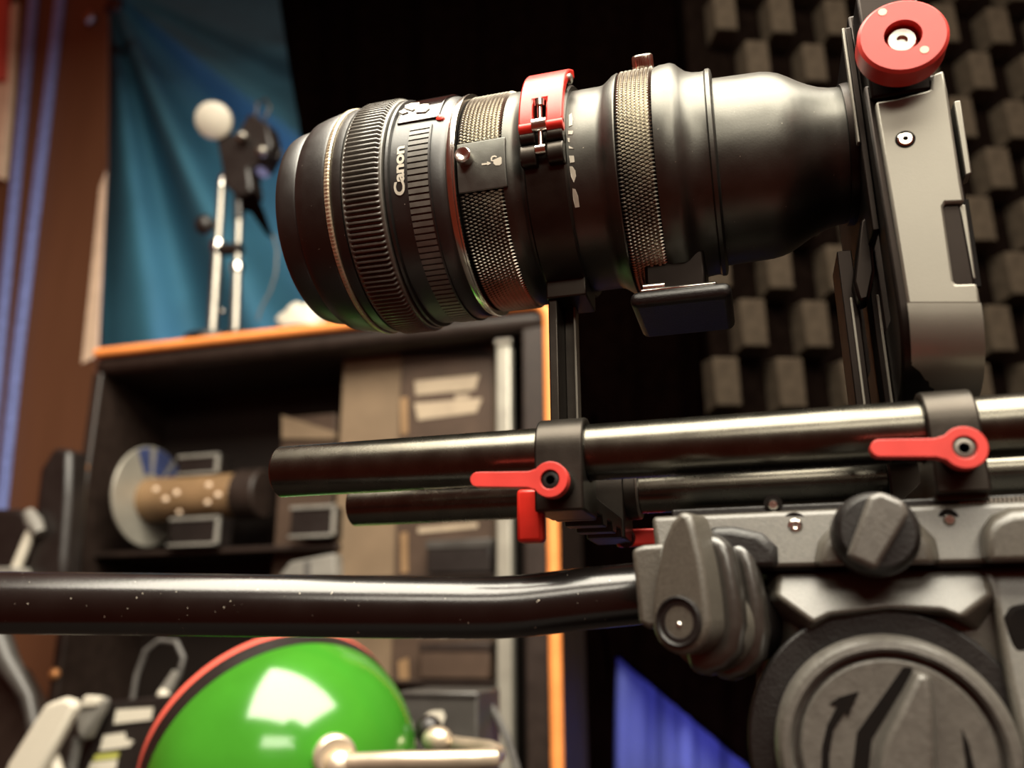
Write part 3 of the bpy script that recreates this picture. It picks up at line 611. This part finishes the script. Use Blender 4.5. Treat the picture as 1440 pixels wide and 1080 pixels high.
# =================================================================== LENS SUPPORT WITH RED QUICK LEVER
LS = thing('lens_support', 'black lens support ring on a post with red quick-release lever', 'support', (0, 0, 0))
bx0, bx1 = -.0080, .0050
obj('band', MB().lathe([(bx0, .0326), (bx0, .0340), (bx0+.0006, .0345), (bx1-.0006, .0345), (bx1, .0340), (bx1, .0326)], A0, n=96, closed=True), 'clamp', LS)
tl0 = onc(768, 173, .039)[1]; tl1 = tl0+.98
w3 = (bx1-bx0)/3; s0, s1_ = bx0+w3*1.02, bx0+w3*1.92
rf = lambda u: .0006*math.sin(pi*min(1, u*1.1))
tn = onc(766, 138, .039)[1]
LV = MB(); xs_ = [bx0, s0, s1_, bx1+.0004]; nt_ = 20; ths = [tl0+(tl1-tl0)*i/nt_ for i in range(nt_+1)]
kn_ = min(range(nt_+1), key=lambda i: abs(ths[i]-tn)); V_ = []; F_ = []
for i, t_ in enumerate(ths):
    k_ = rf(i/nt_)
    for r_ in (.0362, .0392):
        for x_ in xs_: V_.append(cyl(x_, t_, r_+k_))
iid = lambda i, o_, x_: i*8+o_*4+x_
inc = lambda i, x_: 0 <= i < nt_ and 0 <= x_ < 3 and not (x_ == 1 and i < kn_)
for i in range(nt_):
    for x_ in range(3):
        if not inc(i, x_): continue
        for o_ in (0, 1): F_.append((iid(i, o_, x_), iid(i, o_, x_+1), iid(i+1, o_, x_+1), iid(i+1, o_, x_)))
        for (di, dx, e0, e1) in ((-1, 0, (i, x_), (i, x_+1)), (1, 0, (i+1, x_), (i+1, x_+1)), (0, -1, (i, x_), (i+1, x_)), (0, 1, (i, x_+1), (i+1, x_+1))):
            if not inc(i+di, x_+dx): F_.append((iid(e0[0], 0, e0[1]), iid(e1[0], 0, e1[1]), iid(e1[0], 1, e1[1]), iid(e0[0], 1, e0[1])))
LV.add(V_, F_)
rl_ = obj('quick_lever', LV, 'red', LS, bevel=.0006, label='curved red quick-release lever')
pc = Vector(cyl(0, tl0, .0374)); q = MB(); q.rod((bx0, pc.y, pc.z), (s0, pc.y, pc.z), .0020).rod((s1_, pc.y, pc.z), (bx1+.0004, pc.y, pc.z), .0020); obj('lever_roll', q, 'red', rl_, bevel=.0004)
obj('hinge_pin', MB().rod((bx0+.001, pc.y, pc.z), (bx1-.001, pc.y, pc.z), .0013), 'chrome', rl_)
def lug(tc2, rh, rl2, name):
    p = Vector(cyl(0, tc2, .0345+rh*.55)); a = Vector(cyl(0, tc2, .033))
    for xa_, xb_ in ((bx0, bx0+w3*1.12), (bx1-w3*1.12, bx1)):
        g = MB(); nr = Vector((0, -math.cos(tc2), math.sin(tc2))); tg = Vector((0, math.sin(tc2), math.cos(tc2)))
        pts = [(-rl2, -.002), (rl2, -.002), (rl2, rh*.5)]+[(rl2*math.cos(a_), rh*.5+rh*.5*math.sin(a_)) for a_ in np.linspace(.2, pi-.2, 8)]+[(-rl2, rh*.5)]
        g.prism(pts, Vector(cyl(xa_, tc2, .0342)), tg, nr, (xb_-xa_, 0, 0)); obj(name, g, 'clamp', LS, bevel=.0004)
lug(onc(768, 189, .037)[1], .0040, .0021, 'upper_lug')
tl2 = onc(770, 214, .037)[1]; lug(tl2, .0040, .0032, 'lower_lug')
n0 = Vector(cyl((s0+s1_)/2, onc(768, 145, .039)[1], .0392)); n1 = Vector(cyl((s0+s1_)/2, onc(768, 212, .038)[1], .0374))
SCW = obj('draw_screw', MB().rod(n0, n1, .00085, 14), 'chrome', LS, label='bright draw screw')
obj('barrel_nut', MB().rod(n1+Vector((-.0015, 0, .001)), n1+Vector((.0015, 0, .001)), .0015, 16), 'chrome', SCW)
obj('screw_head', MB().lathe([(0, .0015), (.0022, .0015), (.0026, .001)], n0-(n0-n1).normalized()*.001, (n0-n1), 18), 'chrome', SCW)
obj('barrel_pin', MB().rod((s0-.0002, pc.y-.0006, pc.z+.0004), (s1_+.0002, pc.y-.0006, pc.z+.0004), .0021, 20), 'chrome', SCW)
obj('side_bolt', MB().lathe([(0, .0016), (.0012, .0016), (.0016, .001)], Vector(cyl(bx1, onc(800, 112, .037)[1], .0372)), (1, 0, 0), 16), 'steel', LS)
# post
pz0 = .0005
obj('post_foot', MB().box((-.0078, -.008, ZL-.0392), (.0050, .008, ZL-.0328)), 'clamp', LS, bevel=.0005)
obj('post', MB().box((-.0076, -.0065, -.012), (-.0046, .0065, ZL-.038)), 'clamp', LS, bevel=.0005)
obj('post_rib', MB().box((-.0048, .004, -.012), (-.0010, .0065, ZL-.038)), 'clamp', LS, bevel=.0004)
obj('post_edge', MB().box((-.0013, .0015, -.012), (-.0005, .0065, ZL-.038)), 'cage', LS, bevel=.0002)

# =================================================================== ROD CLAMPS WITH RED LEVERS
def rod_clamp(x0, x1, lc, lt, lr, label, extra):
    t = thing('rod_clamp', label, 'clamp', ((x0+x1)/2, 0, -.017))
    ro = .0094
    prof = [(YN+ro*math.cos(a), ro*math.sin(a)) for a in np.linspace(-.1, pi+.1, 22)]
    prof = [(YN+ro, -.0165)]+prof+[(YN-ro, -.0165)]
    # near jaw, bored for the rod
    obj('near_jaw', MB().pyz(prof, x0, x1, holes=[circ(YN, 0, RR+.00005, 32)]), 'clamp', t, bevel=.0006)
    proff = [(YF+ro, -.0165)]+[(YF+ro*math.cos(a), ro*math.sin(a)) for a in np.linspace(-.1, pi+.1, 22)]+[(YF-ro, -.0165)]
    obj('far_jaw', MB().pyz(proff, x0, x1, holes=[circ(YF, 0, RR+.00005, 32)]), 'clamp', t, bevel=.0006)
    # bridge with notches below
    y0, y1 = YN+ro, YF-ro; pr_ = [(y0, -.0100), (y1, -.0100), (y1, -.0165)]
    for k in (2, 1, 0):
        yc = y0+(y1-y0)*(k+.5)/3; pr_ += [(yc+.005, -.0165), (yc+.004, -.0140), (yc-.004, -.0140), (yc-.005, -.0165)]
    pr_ += [(y0, -.0165)]
    obj('bridge', MB().pyz(pr_, x0+.0008, x1-.0008), 'clamp', t, bevel=.0004)
    YL = -.0475
    cx, cz = pp([lc], YL)[0]; tx, tz = pp([lt], YL)[0]; rr = lr*np.dot(FWD, P(*lc, YL)-CAM)/F
    ah = rr*.42; dl = math.hypot(tx-cx, tz-cz); ex = ((tx-cx)/dl, 0, (tz-cz)/dl); ey = (-ex[2], 0, ex[0])
    L_ = dl-ah
    out = circ(0, 0, rr, 26, .62, 2*pi-.62, True)+[(rr*1.25, -ah*1.06), (L_, -ah)]+circ(L_, 0, ah, 8, -pi/2, pi/2, True)[1:]+[(rr*1.25, ah*1.06)]
    lv = obj('lever', MB().prism(out, (cx, YL, cz), ex, ey, (0, .0034, 0), holes=[circ(0, 0, rr*.54, 24)]), 'red_soft', t, bevel=.0005, label='red clamp lever')
    obj('lever_bolt', MB().lathe([(-.004, rr*.54), (-.0008, rr*.53), (-.0006, rr*.46), (-.0006, rr*.26), (-.003, rr*.24), (-.003, .0001)], (cx, YL, cz), (0, -1, 0), 24), 'steel' if extra else 'head_dark', lv)
    obj('lever_boss', MB().lathe([(0, rr*.93), (YN-ro*.6-YL-.003, rr*.93)], (cx+.0004, YL+.003, cz), (0, 1, 0), 28), 'clamp', t, bevel=.0005)
    return t, cx, cz
c1, cx, cz = rod_clamp(-.0044, .0084, (773, 674), (661, 674), 25.5, 'black rod clamp below the lens support post with two red levers', False)
a = pp([(727, 694), (763, 694), (766, 757), (727, 757)], -.036)
lx0, lx1, lz0, lz1 = a[0][0], a[1][0], a[3][1], a[0][1]
obj('lower_lever', MB().box((lx0, -.037, lz0-.0012), (lx1, -.0325, lz1+.001)), 'red', c1, bevel=.0010, label='short red lever hanging down')
obj('lower_lever_boss', MB().rod(((lx0+lx1)/2, -.0345, lz1-.001), (-.002, -.030, -.0145), .0022), 'clamp', c1)
a = pp([(862, 742), (920, 747), (920, 770), (862, 762)], .030)
obj('far_lever', MB().box(*pbox(866, 743, 935, 768, .046, .0035)), 'red', c1, bevel=.0010, label='dark red lever on the far side')
obj('far_lever_boss', MB().rod(tuple(np.array(pbox(866, 743, 935, 768, .046, .0035)[0])+[.004, .001, .003]), (.006, .045, -.0150), .003), 'clamp', c1)
obj('collar', MB().lathe([(.0084, .0095), (.0120, .0095), (.0124, .0091), (.0128, .0091), (.0128, .0076), (.0084, .0076)], (0, YF, 0), (1, 0, 0), 40, closed=True), 'clamp', c1)
obj('collar_edge', MB().lathe([(.0122, .0093), (.0126, .0094), (.0129, .0092), (.0129, .0077), (.0122, .0077)], (0, YF, 0), (1, 0, 0), 40, closed=True), 'steel', c1)
c2, _, _ = rod_clamp(.0897, .1010, (1357, 629), (1224, 630), 30, 'black rod clamp under the camera cage with one red lever', True)
obj('stem', MB().box((.0897, -.036, -.018), (.1010, -.024, -.0158)), 'clamp', c2, bevel=.0005)

# =================================================================== CAMERA CAGE
CG = thing('camera_cage', 'grey metal camera cage side standing on the rods with red wheel', 'cage', (.098, 0, .0095))
YP = -.030
# body: side frame, curving under at the foot
x0, x1 = .0886, .1072
arc = [(YP+.021-.021*math.sin(a), .0335-.021*(1-math.cos(a))*.98-.0) for a in np.linspace(pi/2, 0, 10)]
arc = [(YP+.021-.021*math.cos(a), .0330-.0215*math.sin(a)) for a in np.linspace(0, pi/2, 12)]
prof = [(YP, .099)]+arc+[(.05, .0115), (.05, .130), (YP+.012, .130), (YP+.012, .099)]
inner = [(YP+.013, .034), (.040, .034), (.040, .120), (YP+.013, .095)]
obj('side_frame', MB().pyz([(y+.0021 if y < -.02 and z > .033 else y, z) for y, z in prof], x0, x1, holes=[inner]), 'cage_dark', CG, bevel=.0008)
fp = pp([(1231, 143), (1262, 138), (1303, 127), (1309, 125), (1312, 104), (1327, 98), (1333, 128), (1352, 258), (1357, 284), (1330, 285), (1327, 290), (1341, 394), (1344, 399), (1374, 398), (1380, 428), (1276, 428)], YP-.0006)
obj('face_plate', MB().pxz(fp, YP-.0006, YP+.0022), 'cage', CG, bevel=.0007, label='pale grey face plate')
# curved foot in the same metal
q = MB(); fx0, fx1 = pp([(1276, 428), (1380, 428)], YP-.0006)[0][0], pp([(1276, 428), (1380, 428)], YP-.0006)[1][0]; vs = []; n_ = 14
zl_, zr_ = [q_[1] for q_ in pp([(1276, 428), (1380, 428)], YP-.0006)]
for i in range(n_+1):
    a = pi/2*i/n_; y = YP-.0006+.021-.021*math.cos(a); z = zl_+.0004-.0205*math.sin(a); dz_ = zr_-zl_
    y2 = YP-.0006+.021-.018*math.cos(a); z2 = zl_+.0004-.0175*math.sin(a)
    vs += [(fx0, y, z), (fx1, y, z+dz_), (fx1, y2, z2+dz_), (fx0, y2, z2)]
f_ = [(3, 2, 1, 0), tuple(n_*4+k for k in range(4))]
for i in range(n_):
    for k in range(4): f_.append((i*4+k, i*4+(k+1) % 4, i*4+4+(k+1) % 4, i*4+4+k))
obj('curved_foot', q.add(vs, f_), 'cage', CG)
obj('slot_back', MB().pxz(pp([(1326, 280), (1362, 280), (1380, 402), (1340, 402)], YP+.0012), YP+.0012, YP+.0030), 'groove', CG)
obj('slot_strip', MB().pxz(pp([(1347, 287), (1358, 287), (1373, 392), (1362, 394)], YP+.001), YP+.001, YP+.008), 'cage', CG, bevel=.0004)
obj('side_rail', MB().pxz(pp([(1341, 142), (1351, 140), (1367, 243), (1357, 247)], YP+.012), YP+.012, YP+.018), 'cage', CG, bevel=.0004)
obj('rail_bracket', MB().box((.1070, YP+.013, .060), (.1118, YP+.022, .095)), 'cage_dark', CG, bevel=.0005)
c = P(1273, 196, YP-.0006)
sc_ = obj('face_screw', MB().lathe([(-.001, .0020), (.0003, .0020), (.0006, .0016), (.0006, .0007), (0, .0006), (0, .0001)], tuple(c), (0, -1, 0), 24), 'chrome', CG, label='bright face screw')
obj('screw_well', MB().lathe([(-.001, .0025), (.00015, .0025)], tuple(c), (0, -1, 0), 24), 'groove', CG)
# red wheel
wc = P(1270, 49, -.041); wr = 60*np.dot(FWD, wc-CAM)/F
WH = obj('wheel', MB().lathe([(0, wr*.42), (0, wr*.93), (-.0008, wr), (-.0066, wr), (-.0072, wr*.95), (-.0072, wr*.42)], tuple(wc), (0, -1, 0), 64, closed=True), 'red_soft', CG, smooth=30, label='round red wheel')
obj('hub', MB().lathe([(-.007, wr*.43), (-.0052, wr*.43)], tuple(wc), (0, -1, 0), 32), 'groove', WH)
obj('bolt', MB().lathe([(-.006, wr*.34), (-.0026, wr*.34), (-.0020, wr*.30), (-.0020, wr*.13), (-.0030, wr*.12), (-.0030, .0001)], (wc[0], wc[1], wc[2]), (0, -1, 0), 32), 'chrome', WH, label='bright bolt')
for q in ((1241, 17), (1300, 70)):
    c = P(*q, wc[1]); obj('peg', MB().lathe([(-.001, .0011), (.0001, .0011)], tuple(c), (0, -1, 0), 14), 'cream', WH)
obj('axle', MB().rod((wc[0], wc[1]+.007, wc[2]), (wc[0], YP+.02, wc[2]), wr*.5, 24), 'cage_dark', CG)
obj('axle_block', MB().box((x0+.001, YP+.0005, .0935), (x1-.002, YP+.012, .128)), 'cage_dark', CG, bevel=.0008)
obj('top_tab', MB().pxz(pp([(1215, -20), (1242, -20), (1240, 6), (1220, 16), (1216, 10)], -.028), -.028, -.02), 'cage', CG, bevel=.0005)
# mount plate in front of the cage and its lower rails
a0_, a1_ = P(1184, 15, -.022), P(1196, 15, -.022)
MP = thing('mount_plate', 'thin dark upright mount plate between the adapter and the cage', 'plate', (.087, 0, .0085))
obj('plate', MB().box((.0866, -.0215, .058), (.0886, .045, .1235)), 'cage_dark', MP, bevel=.0004)
obj('lit_plate_edge', MB().box((.0858, -.0222, .085), (.0866, -.0200, .1230)), 'cage', MP, bevel=.0002)  # pale sliver paints the light caught by the near edge
for (pa, pb2, w_) in (((1184, 395), (1198, 552), .0018), ((1222, 420), (1240, 530), .0014)):
    c = P(*pa, -.005); xx = (c[0]+P(*pb2, -.005)[0])/2
    obj('rail', MB().box((xx, -.006, .0085), (xx+w_*2.2, .012, .0600)), 'cage_dark', MP, bevel=.0003)
    obj('lit_rail_edge', MB().box((xx+w_*1.0, -.0068, .0086), (xx+w_*1.0+.0007, -.0058, .0450)), 'cage', MP, bevel=.0001)  # pale sliver paints the light along the rail
obj('latch', MB().pxz(pp([(1210, 310), (1222, 300), (1230, 380), (1222, 420), (1208, 424), (1200, 395)], -.012), -.012, -.004), 'cage_dark', MP, bevel=.0008)

# =================================================================== TRIPOD HEAD
YH = -.040
TH = thing('tripod_head', 'grey speckled tripod head with round drag dial and pan bar', 'tripod head', (.09, 0, TZ))
def hp(pts, Y=YH): return pp(pts, Y)
# quick plate on top
qx0 = hp([(918, 724)])[0][0]
obj('slide_plate', MB().box((qx0+.004, -.034, -.0195), (.24, .036, -.0167)), 'head_dark', TH, bevel=.0005)
q = MB()
for k in range(150):
    xx = .095+.0009*k; q.box((xx, -.0347, -.0187), (xx+.0005, -.0339, -.0174))
obj('plate_serration', q, 'steel', TH, kind='stuff', smooth=0)
# upper body (above the seam)
ub = hp([(917, 727), (1165, 716), (1230, 714), (1440, 705), (1520, 702), (1520, 786), (1440, 791), (1060, 799), (925, 803)])
obj('upper_core', MB().pxz(hp([(919, 729), (1440, 707), (1520, 704), (1520, 786), (1440, 790), (1060, 798), (927, 802)], YH+.006), YH+.006, .042), 'head', TH, bevel=.001)
# raised central panel of the lower body with bevelled sides
def loft(outer, Yo, inner_, Yi, m_, name, bev=0, lean=0, ytop=0, **k):
    a = [(x, Yo, z) for x, z in pp(outer, Yo)]; b = [tuple(P(x, y, Yi-lean*(y-ytop))) for x, y in inner_]; n = len(a)
    return obj(name, MB().add(a+b, [tuple(range(n-1, -1, -1)), tuple(range(n, 2*n))]+[(i, (i+1) % n, n+(i+1) % n, n+i) for i in range(n)]), m_, TH, bevel=bev, segs=3, **k)
ubx = [(917, 727), (1165, 716), (1230, 714), (1440, 705), (1520, 702), (1520, 786), (1440, 791), (1060, 799), (925, 803)]
loft(ubx, YH+.008, ubx, YH+.0025, 'head', 'upper_body', .0012, lean=.000035, ytop=715)
loft([(1062, 802), (1440, 794), (1530, 792), (1640, 1200), (1050, 1200), (1062, 1000), (1064, 900)], YH+.020, [(1084, 804), (1440, 796), (1530, 794), (1600, 1200), (1170, 1200), (1160, 1000), (1120, 900), (1086, 850)][:7], YH+.004, 'head', 'lower_body', .002)
obj('lower_core', MB().pxz(hp([(1064, 804), (1530, 794), (1630, 1200), (1052, 1200), (1066, 900)], YH+.018), YH+.018, .042), 'head', TH)
loft([(1076, 803), (1404, 796), (1425, 842), (1385, 900), (1345, 880), (1262, 872), (1170, 880), (1130, 905), (1072, 850)], YH+.008,
     [(1096, 804), (1382, 797), (1394, 836), (1352, 868), (1325, 858), (1250, 854), (1168, 864), (1144, 876), (1092, 838)], YH+.003, 'head', 'front_panel', .0010, lean=.00009, ytop=800)
loft([(1300, 798), (1440, 795), (1540, 793), (1600, 1090), (1425, 1090), (1400, 960), (1390, 860)], YH+.008, [(1392, 798), (1440, 796), (1530, 794), (1570, 1080), (1442, 1080), (1418, 960), (1398, 850)], YH+.002, 'head', 'side_cheek', .0014, lean=.00003, ytop=800)
obj('cheek_slot', MB().pxz(pp([(1414, 868), (1424, 852), (1445, 848), (1500, 850), (1500, 985), (1448, 975), (1428, 930)], YH-.0016), YH-.0016, YH+.003), 'groove', TH, bevel=.0008)
# moulded pads on the upper body
loft([(1378, 792), (1376, 745), (1392, 722), (1420, 712), (1520, 708), (1520, 790)], YH+.001, [(1388, 791), (1388, 748), (1400, 732), (1424, 722), (1520, 718), (1520, 789)], YH-.005, 'head', 'upper_pad', .0014)
cx_, cz_ = hp([(1232, 776)])[0]
loft([(1140, 797), (1148, 760), (1172, 733), (1208, 719), (1255, 719), (1292, 731), (1318, 757), (1326, 794)], YH+.001, [(1152, 796), (1160, 766), (1180, 742), (1212, 729), (1252, 729), (1284, 740), (1306, 763), (1313, 793)], YH-.004, 'head', 'knob_seat', .0012)
# lower half of that seat is cut by the seam
loft([(985, 800), (985, 760), (1000, 738), (1035, 738), (1075, 748), (1096, 768), (1098, 798)], YH+.001, [(990, 799), (990, 764), (1002, 746), (1028, 745), (1066, 752), (1088, 770), (1092, 797)], YH-.0015, 'head_dark', 'joint_recess', .0012)
obj('seam', MB().pxz(hp([(1056, 796), (1440, 789), (1530, 787), (1530, 793), (1440, 795), (1056, 803)]), YH+.0008, YH+.01), 'groove', TH)
for q, rr in (((1087, 708), 8), ((1118, 738), 11), ((1334, 729), 8)):
    Yq = YH+.0022 if q[1] > 720 else -.0345
    c = P(*q, Yq); r_ = rr*.19/F
    obj('screw_well', MB().lathe([(-.001, r_*1.7), (.0001, r_*1.7)], tuple(c), (0, -1, 0), 20), 'groove', TH)
    obj('screw', MB().lathe([(-.001, r_), (.0007, r_), (.0012, r_*.7), (.0012, r_*.35), (.0008, .0001)], tuple(c+np.array([0, 0, -.0004])), (0, -1, 0), 18), 'chrome', TH, label='small bright screw')
# wing knob
kc = P(1230, 752, YH-.006); kr = .0092
KN = obj('wing_knob', MB().lathe([(-.006, kr*.98), (.001, kr), (.005, kr*.94), (.0064, kr*.80), (.0066, .0001)], tuple(kc), (0, -1, 0), 40), 'head_dark', TH)
tip0, tip1 = P(1212, 792, YH-.016), P(1256, 698, YH-.016)
dv = tip1-tip0; ln = np.linalg.norm(dv); dv /= ln; sd = np.array([dv[2], 0, -dv[0]]); mid = (tip0+tip1)/2
w_a, w_b = .0031, .0043
pts = [(-ln/2, -w_a), (ln/2-.002, -w_b), (ln/2, -w_b*.6), (ln/2, w_b*.6), (ln/2-.002, w_b), (-ln/2, w_a)]
obj('wing', MB().prism(pts, tuple(mid), tuple(dv), tuple(sd), (0, .0075, 0)), 'head_grip', KN, bevel=.0011, segs=3)
# drag dial
dcx = P(1263, 1064, YH-.010); dr_ = 166*np.dot(FWD, dcx-CAM)/F
obj('dial_recess', MB().lathe([(-.014, dr_*1.24), (.0005, dr_*1.24), (.0005, dr_*1.0)], (dcx[0], YH+.001, dcx[2]), (0, -1, 0), 72), 'head_dark', TH, bevel=.0008)
DL = obj('drag_dial', MB().lathe([(-.006, dr_*.99), (.006, dr_*1.0), (.0085, dr_*.975), (.0098, dr_*.93), (.0100, dr_*.875), (.0092, dr_*.845), (.0066, dr_*.835), (.0066, dr_*.80), (.0088, dr_*.79), (.0094, dr_*.765), (.0092, dr_*.3), (.0092, .0001)], (dcx[0], YH-.000, dcx[2]), (0, -1, 0), 96), 'head_grip', TH)
YDl = YH-.0092
gr = MB().pxz(pp([(1270, 938), (1282, 938), (1283, 946), (1226, 1040), (1220, 1095), (1220, 1180), (1200, 1180), (1198, 1090), (1205, 1030)], YDl), YDl-.0002, YDl+.002)
obj('dial_groove', gr, 'groove', DL)
gw = MB()
o_ = [(1284, 940), (1312, 948), (1320, 1010), (1326, 1180), (1222, 1180), (1222, 1096), (1230, 1042)]; i_ = [(1291, 948), (1306, 952), (1312, 1010), (1314, 1172), (1236, 1172), (1238, 1100), (1244, 1048)]
a = [(x, YDl+.001, z) for x, z in pp(o_, YDl)]; b_ = [(x, YDl-.0055, z) for x, z in pp(i_, YDl-.0055)]; n = len(a)
obj('dial_grip', gw.add(a+b_, [tuple(range(n-1, -1, -1)), tuple(range(n, 2*n))]+[(i, (i+1) % n, n+(i+1) % n, n+i) for i in range(n)]), 'head_grip', DL, bevel=.0009, segs=3)
ar = MB().pxz(pp([(1208, 972), (1180, 980), (1166, 990), (1177, 993), (1163, 1020), (1156, 1050), (1154, 1110), (1166, 1110), (1166, 1060), (1172, 1026), (1188, 1002), (1192, 1008)], YDl), YDl-.00035, YDl+.001)
obj('dial_arrow', ar, 'groove', DL, smooth=0)
ar = MB().pxz(pp([(1352, 1024), (1362, 1046), (1370, 1080), (1372, 1130), (1360, 1130), (1359, 1080), (1355, 1050)], YDl), YDl-.00035, YDl+.001); obj('dial_mark', ar, 'groove', DL, smooth=0)
# column below
obj('column', MB().lathe([(0, .07), (.01, .07), (.03, .045), (.10, .038), (.17, .040)], (.078, .0, TZ), (0, 0, 1), 48), 'head_dark', TH)

# pan bar joint: teardrop cover on a stack of discs, turned a little to the left
al = math.radians(24); jn = np.array([-math.sin(al), -math.cos(al), 0]); jx = np.array([math.cos(al), -math.sin(al), 0])
jc = P(955, 874, -.052)
sc1 = np.dot(FWD, jc-CAM)/F
def jl(pts): return [((x-955)*sc1/math.cos(al-.2779+.27), (874-y)*sc1) for x, y in pts]
tear = [(963, 722), (972, 720), (979, 727), (984, 745), (992, 790), (996, 830), (997, 872)]+[(955+42*math.cos(a), 874+45*math.sin(a)) for a in np.linspace(.0, pi, 16)]+[(914, 850), (922, 810), (936, 762), (950, 735)]
JT = obj('joint_cover', MB().prism(jl(tear), tuple(jc), jx, (0, 0, 1), tuple(-jn*.010)), 'head', TH, bevel=.0014, segs=3)
obj('joint_bolt_well', MB().lathe([(-.001, .0056), (.0006, .0056), (.0008, .0051), (.0002, .0047), (.0002, .0036), (-.0002, .0034), (-.0002, .0014), (-.001, .0013), (-.001, .0001)], tuple(jc), tuple(jn), 32), 'head_dark', JT)
obj('joint_bolt_glint', MB().ball(tuple(jc+np.array([-.0001, 0, -.0007])+jn*-.0004), .0008), 'chrome', JT)  # chrome bead stands for the small highlight in the bolt
obj('joint_disc', MB().lathe([(-.022, .0098), (-.019, .0100), (-.0155, .0100), (-.0125, .0100), (-.010, .0094), (-.0095, .0085)], tuple(jc+jx*.0010+np.array([0, 0, -.001])), tuple(jn), 48), 'head', TH)
obj('joint_ring', MB().lathe([(-.030, .0108), (-.024, .0112), (-.0215, .0105), (-.0205, .0098)], tuple(jc+jx*.0014+np.array([0, 0, .001])), tuple(jn), 48), 'head_dark', TH)
lay = [(984, 752), (1004, 750), (1020, 757), (1030, 780), (1036, 830), (1038, 880), (1030, 915), (1010, 938), (985, 948), (960, 945), (950, 900)]
lay = [(x-20, y) for x, y in lay]
obj('joint_layer', MB().prism(jl(lay), tuple(jc-jn*.0075), jx, (0, 0, 1), tuple(-jn*.006)), 'joint', TH, bevel=.0022, segs=4)
lay2 = [(x+12, y+8) for x, y in lay]
obj('joint_layer', MB().prism(jl(lay2), tuple(jc-jn*.0145), jx, (0, 0, 1), tuple(-jn*.006)), 'joint', TH, bevel=.0022, segs=4)
obj('joint_boss', MB().lathe([(-.055, .0085), (-.028, .0090)], tuple(jc+jx*.002), tuple(jn), 32), 'head_dark', TH)
# pan bar tube with a bend, and its socket
dep = .222
pts2 = [D(-160, 846, dep), D(200, 849, dep), D(500, 853, dep), D(660, 854.5, dep), D(700, 854, dep), D(735, 852, dep), D(770, 848, dep), D(820, 842, dep), D(900, 834, dep), D(935, 830, dep)]
obj('pan_bar', MB().tube(pts2, .0079, 40), 'bar', TH, label='long glossy black pan bar')
so = [D(889, 836, dep), D(940, 829, dep)]
obj('bar_socket', MB().pxz(pp([(888, 772), (905, 766), (936, 764), (936, 880), (912, 884), (898, 876), (893, 820)], -.046), -.046, -.026), 'head', TH, bevel=.0012, segs=3)
